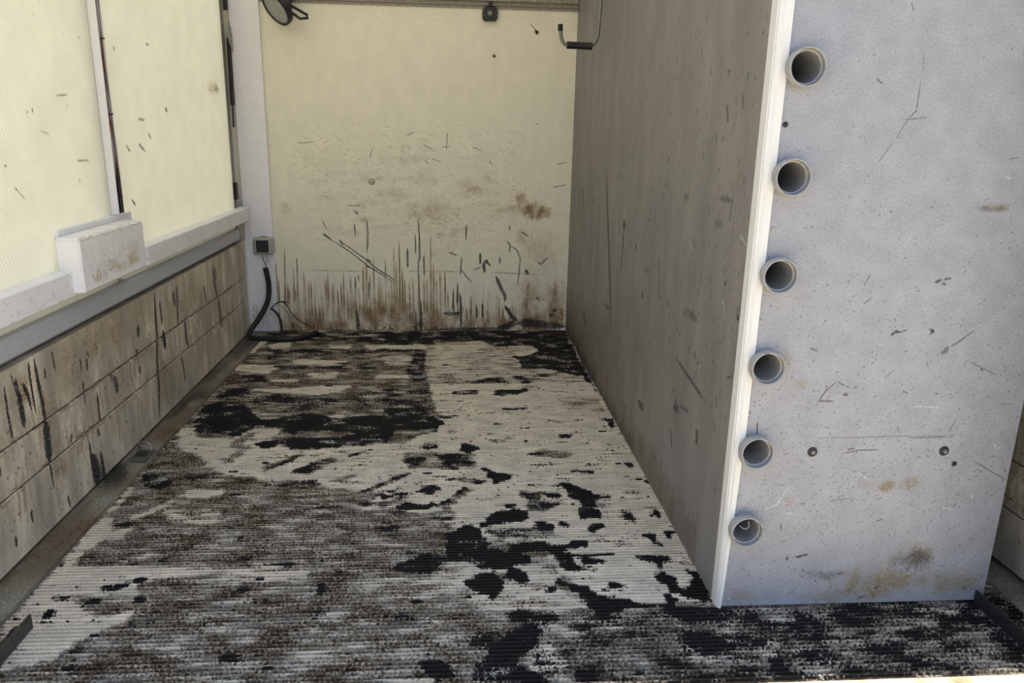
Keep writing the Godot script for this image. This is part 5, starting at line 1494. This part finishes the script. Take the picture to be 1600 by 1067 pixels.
# a board with a round hole behind each pipe socket
func drilled_panel(st: SurfaceTool, r: Rect2, z0: float, z1: float, heights: Array) -> void:
	var inside := Vector3(r.get_center().x, r.get_center().y, (z0 + z1) / 2.0)
	var flat := func(x0: float, y0: float, x1: float, y1: float) -> void:
		for z in [z0, z1]:
			face(st, [Vector3(x0, y0, z), Vector3(x1, y0, z), Vector3(x1, y1, z), Vector3(x0, y1, z)], inside)
	var split := 0.098
	flat.call(split, r.position.y, r.end.x, r.end.y)
	var y := r.position.y
	for h in heights:
		flat.call(r.position.x, y, split, h - 0.04)
		y = h + 0.04
		var c := Vector2(socket_x(h), h)
		var lo := Vector2(r.position.x, h - 0.04)
		var hi := Vector2(split, h + 0.04)
		var angles := []
		for k in 32:
			angles.append(TAU * k / 32.0)
		for q in [lo, hi, Vector2(lo.x, hi.y), Vector2(hi.x, lo.y)]:
			angles.append(fposmod((q - c).angle(), TAU))
		angles.sort()
		for k in angles.size():
			var ring := []
			var edge := []
			for an in [angles[k], angles[(k + 1) % angles.size()]]:
				var d := Vector2.from_angle(an)
				var reach := minf((hi.x - c.x if d.x > 0.0 else c.x - lo.x) / maxf(absf(d.x), 1e-6), (hi.y - c.y if d.y > 0.0 else c.y - lo.y) / maxf(absf(d.y), 1e-6))
				ring.append(c + d * 0.0345)
				edge.append(c + d * reach)
			for z in [z0, z1]:
				face(st, [Vector3(ring[0].x, ring[0].y, z), Vector3(edge[0].x, edge[0].y, z), Vector3(edge[1].x, edge[1].y, z), Vector3(ring[1].x, ring[1].y, z)], inside)
	flat.call(r.position.x, y, split, r.end.y)
	for x in [r.position.x, r.end.x]:
		face(st, [Vector3(x, r.position.y, z0), Vector3(x, r.end.y, z0), Vector3(x, r.end.y, z1), Vector3(x, r.position.y, z1)], inside)
	for yy in [r.position.y, r.end.y]:
		face(st, [Vector3(r.position.x, yy, z0), Vector3(r.end.x, yy, z0), Vector3(r.end.x, yy, z1), Vector3(r.position.x, yy, z1)], inside)

func build_compartment() -> void:
	var t := thing("plywood_compartment", "tall grey plywood compartment with six pipe sockets along its front edge", "compartment", Vector3(0.33, 0.0, 1.3))
	uv_u = Vector4(0, 0, 1.0 / 2.60, 0)
	uv_v = Vector4(0, -0.5, 0, 1.0)
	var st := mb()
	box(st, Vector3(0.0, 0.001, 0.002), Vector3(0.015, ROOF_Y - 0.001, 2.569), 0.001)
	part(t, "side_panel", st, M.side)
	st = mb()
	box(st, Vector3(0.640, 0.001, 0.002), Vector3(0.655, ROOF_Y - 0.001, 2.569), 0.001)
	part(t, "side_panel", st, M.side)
	uv_u = Vector4(1.0 / 0.68, 0, 0, 0)
	st = mb()
	var heights := [0.213, 0.405, 0.600, 0.799, 0.998, 1.206]
	drilled_panel(st, Rect2(0.001, 0.004, 0.657, ROOF_Y - 0.005), 2.570, 2.585, heights)
	part(t, "front_panel", st, M.front)
	# corner profile: narrows towards the floor
	st = mb()
	var levels := [[0.001, 0.30], [0.06, 0.42], [0.22, 0.62], [0.45, 0.88], [1.3, 1.0], [ROOF_Y - 0.001, 1.0]]
	var shape := [Vector2(0.0, 2.550), Vector2(-0.0025, 2.550), Vector2(-0.0025, 2.5795), Vector2(0.0105, 2.5895), Vector2(0.0262, 2.5895), Vector2(0.0272, 2.5875), Vector2(0.0272, 2.5855), Vector2(0.0, 2.5855)]
	for i in levels.size() - 1:
		for k in shape.size():
			var p: Vector2 = shape[k]
			var q: Vector2 = shape[(k + 1) % shape.size()]
			var n := (q - p).orthogonal()
			var pts := []
			for e in [[p, levels[i]], [q, levels[i]], [q, levels[i + 1]], [p, levels[i + 1]]]:
				var x: float = e[0].x
				pts.append(Vector3(x if x < 0.005 else x * float(e[1][1]), e[1][0], e[0].y))
			face(st, pts, (pts[0] as Vector3) + Vector3(n.x, 0, n.y))
	part(t, "corner_trim", st, M.trim)
	# six pipe sockets
	var frame := Basis(Vector3.RIGHT, Vector3(0, 0, 1), Vector3(0, -1, 0))
	st = mb()
	lathe(st, [Vector2(0.0362, 0.0), Vector2(0.0362, 0.012), Vector2(0.0362, 0.012), Vector2(0.0385, 0.014), Vector2(0.0392, 0.018), Vector2(0.0388, 0.022), Vector2(0.0378, 0.0235), Vector2(0.0378, 0.0235), Vector2(0.0372, 0.0260), Vector2(0.0365, 0.0285), Vector2(0.0352, 0.0292), Vector2(0.0340, 0.0285), Vector2(0.0334, 0.0262), Vector2(0.0334, 0.0262), Vector2(0.0334, -0.004)], Transform3D(frame, Vector3.ZERO), 40)
	st.generate_normals()
	var socket := st.commit()
	st = mb()
	lathe(st, [Vector2(0.0334, 0.0165), Vector2(0.0316, 0.0180), Vector2(0.0298, 0.0165), Vector2(0.0298, 0.0165), Vector2(0.0298, -0.013), Vector2(0.0298, -0.013), Vector2(0.0286, -0.03), Vector2(0.0286, -0.40), Vector2(0.0286, -0.40), Vector2(0.0, -0.40)], Transform3D(frame, Vector3.ZERO), 40)
	st.generate_normals()
	var bore := st.commit()
	for k in 6:
		var at := Vector3(socket_x(heights[k]), heights[k], 2.5862)
		var s := copy_part(t, "pipe_socket", socket, M.pipe, at - t.position)
		copy_part(s, "inner_tube", bore, M.pipe, Vector3.ZERO)
		if k == 0:
			var cs := mb()
			tube(cs, bend([Vector3(-0.016, 0.012, 0.016), Vector3(-0.004, 0.004, 0.018), Vector3(0.006, 0.010, 0.017), Vector3(0.004, 0.022, 0.015)], 4), 0.0012, 6)
			cs.generate_normals()
			copy_part(s, "wire_scrap", cs.commit(), M.wire_grey, Vector3.ZERO)
	st = mb()
	lathe(st, [Vector2(0.0, 0.0028), Vector2(0.0018, 0.0026), Vector2(0.0018, 0.0026), Vector2(0.0022, 0.0016), Vector2(0.0040, 0.0022), Vector2(0.0055, 0.0008), Vector2(0.0058, 0.0)], Transform3D(frame, Vector3.ZERO), 16)
	st.generate_normals()
	var rivet := st.commit()
	for r in [[0.0355, 0.892], [0.030, 0.697], [0.028, 0.486], [0.025, 0.286], [0.026, 0.021], [0.036, 1.099]]:
		copy_part(t, "rivet", rivet, M.pipe if r[1] < 1.0 else M.dark_steel, Vector3(r[0], r[1], 2.5853) - t.position)
	st = mb()
	lathe(st, [Vector2(0.0, 0.0030), Vector2(0.0065, 0.0030), Vector2(0.0065, 0.0030), Vector2(0.0075, 0.0012), Vector2(0.0100, 0.0022), Vector2(0.0112, 0.0012), Vector2(0.0115, 0.0)], Transform3D(frame, Vector3.ZERO), 24)
	st.generate_normals()
	var washer := st.commit()
	st = mb()
	lathe(st, [Vector2(0.0, 0.0044), Vector2(0.0022, 0.0044), Vector2(0.0022, 0.0044), Vector2(0.0022, 0.0056), Vector2(0.0045, 0.0056), Vector2(0.0045, 0.0056), Vector2(0.0050, 0.0048), Vector2(0.0050, 0.0028)], Transform3D(frame, Vector3.ZERO), 6)
	st.generate_normals()
	var head := st.commit()
	for b in [[0.182, 0.396, 1.0], [0.491, 0.395, 1.0], [0.521, 0.363, 0.55]]:
		var o := copy_part(t, "bolt", washer, M.dark_steel, Vector3(b[0], b[1], 2.5852) - t.position)
		o.scale = Vector3.ONE * float(b[2])
		copy_part(o, "bolt_head", head, M.steel if b[2] > 0.9 else M.dark_steel, Vector3.ZERO)

# ------------------------------------------------------------------ fittings on the left wall and the post

func build_left_fittings() -> void:
	uv_u = Vector4(1, 0, 0, 0)
	uv_v = Vector4(0, 1, 0, 0)
	var t := thing("latch_cover", "white boxy cover below the cable channel, brown smears on its face", "cover", Vector3(-1.70, 0.60, 1.72))
	var st := mb()
	uv_u = Vector4(0, 0, 1.0 / 0.56, -1.40 / 0.56)
	uv_v = Vector4(0, -1.0 / 0.20, 0, 0.79 / 0.20)
	box(st, Vector3(-1.7174, 0.600, 1.424), Vector3(-1.706, 0.786, 1.926), 0.002)
	part(t, "back_plate", st, M.white_cover)
	st = mb()
	box(st, Vector3(-1.7055, 0.612, 1.505), Vector3(-1.640, 0.768, 1.955), 0.006)
	part(t, "housing", st, M.white_cover)
	# open cable channel with loose wires
	var c := thing("cable_channel", "white open cable channel with loose red and black wires between the cream panels", "cable channel", Vector3(-1.717, 0.788, 1.53))
	st = mb()
	extrude(st, PackedVector2Array([Vector2(-1.7178, 1.510), Vector2(-1.695, 1.510), Vector2(-1.695, 1.5125), Vector2(-1.7155, 1.5125), Vector2(-1.7155, 1.5475), Vector2(-1.693, 1.5475), Vector2(-1.693, 1.551), Vector2(-1.7178, 1.551)]), 0, 2, 1, 0.788, ROOF_Y - 0.002)
	part(c, "channel", st, M.white_clean)
	var wires := [["wire", M.redbrown, 0.0026, 0.004, 0.0], ["wire", M.red, 0.0016, 0.006, 1.7], ["wire", M.black, 0.0024, 0.004, 3.1], ["wire", M.wire_grey, 0.0036, 0.003, 4.4], ["wire", M.redbrown, 0.0015, 0.007, 5.2]]
	for wi in wires.size():
		var wd = wires[wi]
		st = mb()
		var pts := PackedVector3Array()
		for k in 50:
			var y := lerpf(0.79, ROOF_Y - 0.02, k / 49.0)
			var zz: float = 1.527 + 0.010 * sin(y * 7.0 + wd[4]) + wd[3] * sin(y * 17.0 + wd[4] * 2.0)
			pts.append(Vector3(-1.7025 + 0.0022 * wi + 0.0015 * sin(y * 11.0 + wd[4]), y, clampf(zz - 0.004, 1.516, 1.534)))
		tube(st, pts, wd[2], 6)
		part(c, wd[0], st, wd[1])
	for y in [0.845, 1.098, 1.32]:
		st = mb()
		tube(st, PackedVector3Array([Vector3(-1.709, y, 1.518), Vector3(-1.690, y + 0.002, 1.520), Vector3(-1.686, y, 1.535), Vector3(-1.690, y - 0.002, 1.545), Vector3(-1.709, y, 1.546)]), 0.0022, 6)
		part(c, "cable_tie", st, M.black)
	st = mb()
	tube(st, PackedVector3Array([Vector3(-1.692, 0.795, 1.533), Vector3(-1.692, 0.91, 1.530)]), 0.0055, 10)
	part(c, "wire_sleeve", st, M.black)
	# gas strut in the gap beside the post
	var g := thing("gas_strut", "black gas strut with perforated bracket in the gap beside the post", "gas strut", Vector3(-1.73, 1.06, 0.06))
	st = mb()
	tube(st, PackedVector3Array([Vector3(-1.712, 1.475, 0.050), Vector3(-1.714, 1.165, 0.056)]), 0.0095, 14)
	part(g, "cylinder", st, M.black)
	st = mb()
	tube(st, PackedVector3Array([Vector3(-1.714, 1.166, 0.056), Vector3(-1.716, 1.060, 0.058)]), 0.0045, 10)
	part(g, "piston_rod", st, M.dark_steel)
	st = mb()
	tube(st, PackedVector3Array([Vector3(-1.716, 1.99, 0.060), Vector3(-1.713, 1.60, 0.062)]), 0.010, 12)
	part(g, "upper_tube", st, M.dark_steel)
	var br := Transform3D(Basis(Vector3(1, 0, 0), 0.0), Vector3.ZERO)
	st = mb()
	extrude(st, PackedVector2Array([Vector2(0.030, 1.415), Vector2(0.058, 1.432), Vector2(0.084, 1.455), Vector2(0.090, 1.530), Vector2(0.068, 1.556), Vector2(0.046, 1.530), Vector2(0.030, 1.50)]), 2, 1, 0, -1.702, -1.699)
	var bracket := part(g, "bracket", st, M.jamb)
	for h in [[0.058, 1.460], [0.058, 1.490], [0.060, 1.520]]:
		st = mb()
		lathe(st, [Vector2(0.0, 0.0), Vector2(0.0055, 0.0), Vector2(0.0055, 0.0), Vector2(0.0055, -0.002)], along(Vector3.RIGHT, Vector3(-1.6985, h[1], h[0])) * br, 12)
		part(bracket, "hole", st, M.black)
	st = mb()
	box(st, Vector3(-1.737, 0.705, 0.060), Vector3(-1.716, 0.790, 0.095), 0.003)
	single("rubber_buffer", "small dark block low in the gap beside the white post", "buffer", st, M.button)
	# switch box
	var s := thing("switch_box", "grey surface-mounted switch box with a dark square button on the post", "switch", Vector3(-1.612, 0.42, 0.02))
	st = mb()
	box(st, Vector3(-1.662, 0.420, 0.0203), Vector3(-1.560, 0.508, 0.058), 0.007)
	part(s, "housing", st, M.plastic)
	st = mb()
	box(st, Vector3(-1.652, 0.427, 0.0575), Vector3(-1.577, 0.501, 0.0605), 0.003)
	part(s, "frame", st, M.plastic)
	st = mb()
	box(st, Vector3(-1.646, 0.432, 0.0600), Vector3(-1.583, 0.496, 0.0645), 0.003)
	part(s, "button", st, M.button)
	st = mb()
	tube(st, bend([Vector3(-1.632, 0.507, 0.04), Vector3(-1.615, 0.514, 0.042), Vector3(-1.60, 0.513, 0.04), Vector3(-1.588, 0.507, 0.04)], 4), 0.004, 8)
	part(s, "seal_bead", st, M.plastic)
	# thick black conduit
	var h := thing("cable_conduit", "thick black conduit dropping from the switch box onto the floor", "conduit", Vector3(-1.60, 0.0, 0.15))
	st = mb()
	tube(st, bend([Vector3(-1.609, 0.349, 0.046), Vector3(-1.597, 0.259, 0.050), Vector3(-1.603, 0.175, 0.070), Vector3(-1.638, 0.098, 0.120), Vector3(-1.668, 0.050, 0.185), Vector3(-1.672, 0.021, 0.212), Vector3(-1.640, 0.0145, 0.228), Vector3(-1.590, 0.0145, 0.232), Vector3(-1.502, 0.0145, 0.250), Vector3(-1.412, 0.0145, 0.213), Vector3(-1.348, 0.0145, 0.112)], 8), 0.0135, 14)
	part(h, "sheath", st, M.rubber)
	st = mb()
	tube(st, bend([Vector3(-1.622, 0.418, 0.045), Vector3(-1.618, 0.395, 0.047), Vector3(-1.608, 0.37, 0.047), Vector3(-1.608, 0.345, 0.046)], 4), 0.0022, 6)
	part(h, "wire", st, M.red)
	st = mb()
	tube(st, bend([Vector3(-1.600, 0.418, 0.045), Vector3(-1.596, 0.395, 0.049), Vector3(-1.600, 0.375, 0.049), Vector3(-1.610, 0.345, 0.046)], 4), 0.0018, 6)
	part(h, "wire", st, M.wire_grey)
	# frayed thin cable
	var l := thing("loose_cable", "thin black cable end with frayed grey wires against the back wall", "cable", Vector3(-1.53, 0.0, 0.15))
	st = mb()
	tube(st, bend([Vector3(-1.508, 0.006, 0.206), Vector3(-1.513, 0.040, 0.18), Vector3(-1.528, 0.085, 0.135), Vector3(-1.548, 0.120, 0.118), Vector3(-1.580, 0.146, 0.110)], 6), 0.0065, 10)
	part(l, "sheath", st, M.rubber)
	st = mb()
	tube(st, bend([Vector3(-1.580, 0.145, 0.110), Vector3(-1.558, 0.166, 0.100), Vector3(-1.537, 0.175, 0.090), Vector3(-1.509, 0.160, 0.070), Vector3(-1.486, 0.104, 0.050), Vector3(-1.445, 0.056, 0.030), Vector3(-1.389, 0.018, 0.012)], 6), 0.0024, 6)
	part(l, "wire", st, M.rubber)
	st = mb()
	tube(st, bend([Vector3(-1.577, 0.145, 0.110), Vector3(-1.552, 0.160, 0.100), Vector3(-1.528, 0.154, 0.090), Vector3(-1.501, 0.110, 0.070), Vector3(-1.455, 0.067, 0.055)], 6), 0.0026, 6)
	part(l, "wire", st, M.wire_grey)
	st = mb()
	tube(st, bend([Vector3(-1.555, 0.168, 0.100), Vector3(-1.530, 0.176, 0.085), Vector3(-1.500, 0.168, 0.065)], 6), 0.0045, 8, 0.002)
	part(l, "wire", st, M.rubber)

# ------------------------------------------------------------------ fittings on the back wall and under the roof

func build_back_fittings() -> void:
	# round work lamp
	var c := Vector3(-1.462, 1.605, 0.125)
	var n := Vector3(-0.60, -0.60, 0.53).normalized()
	var t := thing("work_lamp", "round black work lamp with frosted lens hanging in the top left corner", "lamp", c)
	var f := along(n, c)
	var st := mb()
	lathe(st, [Vector2(0.0, -0.075), Vector2(0.030, -0.075), Vector2(0.034, -0.070), Vector2(0.042, -0.062), Vector2(0.075, -0.030), Vector2(0.084, -0.022), Vector2(0.084, -0.022), Vector2(0.086, -0.004), Vector2(0.085, 0.004), Vector2(0.085, 0.004), Vector2(0.074, 0.005), Vector2(0.074, 0.005), Vector2(0.073, 0.000)], f, 40)
	part(t, "housing", st, M.black)
	st = mb()
	lathe(st, [Vector2(0.0, 0.0035), Vector2(0.04, 0.003), Vector2(0.0735, 0.001), Vector2(0.0735, 0.001), Vector2(0.0735, -0.004)], f, 40)
	var lens := part(t, "lens", st, M.lens)
	for k in 12:
		var an := TAU * k / 12.0
		st = mb()
		var rr := 0.052 if k % 2 == 0 else 0.030
		lathe(st, [Vector2(0.0, 0.0065), Vector2(0.006, 0.0055), Vector2(0.009, 0.0030), Vector2(0.010, 0.001)], Transform3D(f.basis, f * Vector3(cos(an) * rr, 0.0, sin(an) * rr)), 12)
		part(lens, "light_bead", st, M.lens)
	st = mb()
	tube(st, PackedVector3Array([c - n * 0.060, c - n * 0.105]), 0.020, 14)
	part(t, "neck", st, M.black)
	st = mb()
	tube(st, PackedVector3Array([Vector3(-1.392, 1.622, 0.12), Vector3(-1.318, 1.582, 0.12), Vector3(-1.314, 1.570, 0.12), Vector3(-1.352, 1.565, 0.12), Vector3(-1.392, 1.592, 0.12), Vector3(-1.405, 1.600, 0.115)]), 0.0066, 8)
	part(t, "stirrup", st, M.black)
	st = mb()
	tube(st, bend([c - n * 0.095, Vector3(-1.385, 1.70, 0.085), Vector3(-1.385, 1.715, 0.05), Vector3(-1.385, 1.715, 0.028)], 4), 0.010, 10)
	part(t, "arm", st, M.black)
	# small push-button unit
	var b := thing("button_unit", "small black push-button unit under the aluminium rail", "button unit", Vector3(-0.442, 1.628, 0.0))
	st = mb()
	extrude(st, PackedVector2Array([Vector2(-0.470, 1.594), Vector2(-0.416, 1.594), Vector2(-0.405, 1.606), Vector2(-0.402, 1.640), Vector2(-0.412, 1.658), Vector2(-0.424, 1.663), Vector2(-0.460, 1.663), Vector2(-0.472, 1.658), Vector2(-0.481, 1.640), Vector2(-0.480, 1.606)]), 0, 1, 2, 0.0005, 0.024)
	part(b, "body", st, M.black)
	st = mb()
	lathe(st, [Vector2(0.0, 0.030), Vector2(0.010, 0.029), Vector2(0.0135, 0.026), Vector2(0.0140, 0.0235)], Transform3D(Basis(Vector3.RIGHT, Vector3(0, 0, 1), Vector3(0, -1, 0)), Vector3(-0.442, 1.629, 0.0)), 20)
	part(b, "button", st, M.rod)
	st = mb()
	box(st, Vector3(-0.450, 1.660, 0.008), Vector3(-0.430, 1.684, 0.034), 0.002)
	part(b, "tab", st, M.black)
	for q in [[-0.474, 1.636], [-0.474, 1.620], [-0.408, 1.636], [-0.408, 1.620]]:
		st = mb()
		lathe(st, [Vector2(0.0, 0.0255), Vector2(0.0028, 0.0250), Vector2(0.0030, 0.0235)], Transform3D(Basis(Vector3.RIGHT, Vector3(0, 0, 1), Vector3(0, -1, 0)), Vector3(q[0], q[1], 0.0)), 10)
		part(b, "screw", st, M.steel)
	# crank handle hanging from the roof
	var k := thing("crank_handle", "grey crank rod with black grip hanging before the compartment", "crank", Vector3(-0.11, 1.41, 0.8))
	st = mb()
	tube(st, bend([Vector3(-0.0105, 2.0, 0.80), Vector3(-0.022, 1.75, 0.80), Vector3(-0.027, 1.60, 0.80), Vector3(-0.033, 1.47, 0.80), Vector3(-0.036, 1.445, 0.80), Vector3(-0.046, 1.424, 0.80), Vector3(-0.062, 1.414, 0.80)], 5), 0.0072, 12)
	part(k, "rod", st, M.rod)
	st = mb()
	tube(st, bend([Vector3(-0.150, 1.4135, 0.80), Vector3(-0.170, 1.418, 0.80), Vector3(-0.183, 1.438, 0.80), Vector3(-0.187, 1.46, 0.80), Vector3(-0.189, 1.475, 0.80)], 5), 0.0072, 12)
	part(k, "rod_end", st, M.rod)
	st = mb()
	lathe(st, [Vector2(0.0, 0.0), Vector2(0.0135, 0.0), Vector2(0.0150, 0.002), Vector2(0.0145, 0.006), Vector2(0.0140, 0.05), Vector2(0.0145, 0.096), Vector2(0.0155, 0.100), Vector2(0.0150, 0.104), Vector2(0.0, 0.104)], along(Vector3(1, -0.02, 0), Vector3(-0.160, 1.4145, 0.80)), 20)
	part(k, "grip", st, M.black)
	st = mb()
	lathe(st, [Vector2(0.0, -0.012), Vector2(0.0098, -0.012), Vector2(0.0102, 0.010), Vector2(0.0095, 0.014), Vector2(0.0, 0.015)], along(Vector3(-0.05, 1, 0), Vector3(-0.1893, 1.479, 0.80)), 16)
	part(k, "end_cap", st, M.black)
	# dried insects
	for d in [[Vector3(-0.207, 1.552, 0.004), 0.011, 0.8, "dried insect on a thread on the cream wall near the crank", true], [Vector3(-0.419, 1.431, 0.003), 0.008, 0.5, "small dried insect on the cream wall below the button unit", false]]:
		var o := thing("dried_insect", d[3], "insect", d[0], "dried insects on the back wall")
		st = mb()
		var at: Vector3 = d[0]
		lathe(st, [Vector2(0.0, -0.9), Vector2(0.5, -0.6), Vector2(0.6, 0.0), Vector2(0.3, 0.45), Vector2(0.42, 0.7), Vector2(0.0, 1.0)], along(Vector3(-0.5, 1.0, 0.0), at) * Transform3D(Basis().scaled(Vector3.ONE * float(d[1])), Vector3.ZERO), 10)
		part(o, "body", st, M.insect)
		for q in 4:
			st = mb()
			var side := -1.0 if q % 2 else 1.0
			var y0: float = (q / 2) * 0.006 - 0.003
			tube(st, PackedVector3Array([at + Vector3(0, y0, 0.001), at + Vector3(side * d[1] * 0.9, y0 + 0.004, 0.002), at + Vector3(side * d[1] * 1.3, y0 - 0.003, -0.001)]), 0.0007, 5)
			part(o, "leg", st, M.insect)
		if d[4]:
			st = mb()
			tube(st, PackedVector3Array([at + Vector3(-0.005, 0.01, 0), at + Vector3(-0.030, 0.036, -0.002)]), 0.0012, 5)
			part(o, "thread", st, M.insect)

# ------------------------------------------------------------------ fittings on the floor

func build_floor_fittings() -> void:
	for e in [[-1.0, -1.543, M.bar, "grey steel angle bar on the floor by the left gutter", 2.592], [1.0, 0.631, M.bar_dark, "dark steel angle bar on the floor at the foot of the compartment", 2.592]]:
		var sx: float = e[0]
		var x: float = e[1]
		var t := thing("angle_bar", e[3], "angle bar", Vector3(x, 0.0, 2.7), "angle bars at the rear corners")
		var st := mb()
		extrude(st, PackedVector2Array([Vector2(x, 0.0003), Vector2(x, 0.034), Vector2(x + sx * 0.0008, 0.035), Vector2(x + sx * 0.004, 0.035), Vector2(x + sx * 0.005, 0.034), Vector2(x + sx * 0.005, 0.0055), Vector2(x + sx * 0.038, 0.005), Vector2(x + sx * 0.038, 0.0003)]), 0, 1, 2, e[4], REAR - 0.002)
		part(t, "angle", st, e[2])
		for z in [2.622, 2.76]:
			st = mb()
			lathe(st, [Vector2(0.0, 0.011), Vector2(0.006, 0.010), Vector2(0.0095, 0.0065), Vector2(0.010, 0.0), Vector2(0.015, -0.001), Vector2(0.015, -0.0035)], Transform3D(Basis(), Vector3(x + sx * 0.022, 0.0085, z)), 14)
			part(t, "bolt", st, M.dark_steel)
	# recessed tie-down in the gutter
	var g := thing("tie_down", "bent metal tie-down plate with a loop in the left gutter", "tie-down", Vector3(-1.67, -0.01, 1.66))
	var st2 := mb()
	box(st2, Vector3(-1.700, -0.0105, 1.60), Vector3(-1.640, -0.006, 1.70), 0.001)
	part(g, "plate", st2, M.tie)
	st2 = mb()
	tube(st2, bend([Vector3(-1.700, -0.004, 1.585), Vector3(-1.696, 0.014, 1.595), Vector3(-1.672, 0.020, 1.600), Vector3(-1.656, 0.010, 1.606), Vector3(-1.652, -0.004, 1.612)], 5), 0.0045, 8)
	part(g, "loop", st2, M.steel)
	st2 = mb()
	box(st2, Vector3(-1.690, -0.0065, 1.625), Vector3(-1.655, 0.000, 1.66), 0.003)
	part(g, "clamp", st2, M.dark_steel)
	# flush ring in the floor
	var r := thing("floor_ring", "small oval metal ring lying in the tar near the middle of the floor", "ring", Vector3(-0.774, 0.0, 0.858))
	st2 = mb()
	var loop := PackedVector3Array()
	for k in 25:
		var an := TAU * k / 24.0
		loop.append(Vector3(-0.774 + 0.032 * cos(an), 0.007 + 0.004 * sin(an), 0.858 + 0.022 * sin(an)))
	tube(st2, loop, 0.0045, 8, -1.0, false)
	part(r, "ring", st2, M.rod)
	st2 = mb()
	box(st2, Vector3(-0.800, 0.0003, 0.842), Vector3(-0.748, 0.004, 0.874), 0.0012)
	part(r, "base", st2, M.dark_steel)
	# rusty clip
	st2 = mb()
	tube(st2, bend([Vector3(-1.602, 0.006, 0.90), Vector3(-1.606, 0.008, 0.862), Vector3(-1.585, 0.016, 0.842), Vector3(-1.556, 0.018, 0.852), Vector3(-1.545, 0.010, 0.885), Vector3(-1.556, 0.006, 0.915), Vector3(-1.590, 0.006, 0.918)], 5), 0.0055, 8)
	single("rusty_clip", "rusty bent clip on the floor edge beside the left gutter", "clip", st2, M.rust)
	# peeled strip at the foot of the compartment
	st2 = mb()
	tube(st2, bend([Vector3(-0.006, 0.022, 0.405), Vector3(-0.012, 0.012, 0.50), Vector3(-0.012, 0.004, 0.62)], 5), 0.0028, 6)
	single("sealant_strip", "pale peeled strip of sealant at the foot of the compartment side", "strip", st2, M.pipe)
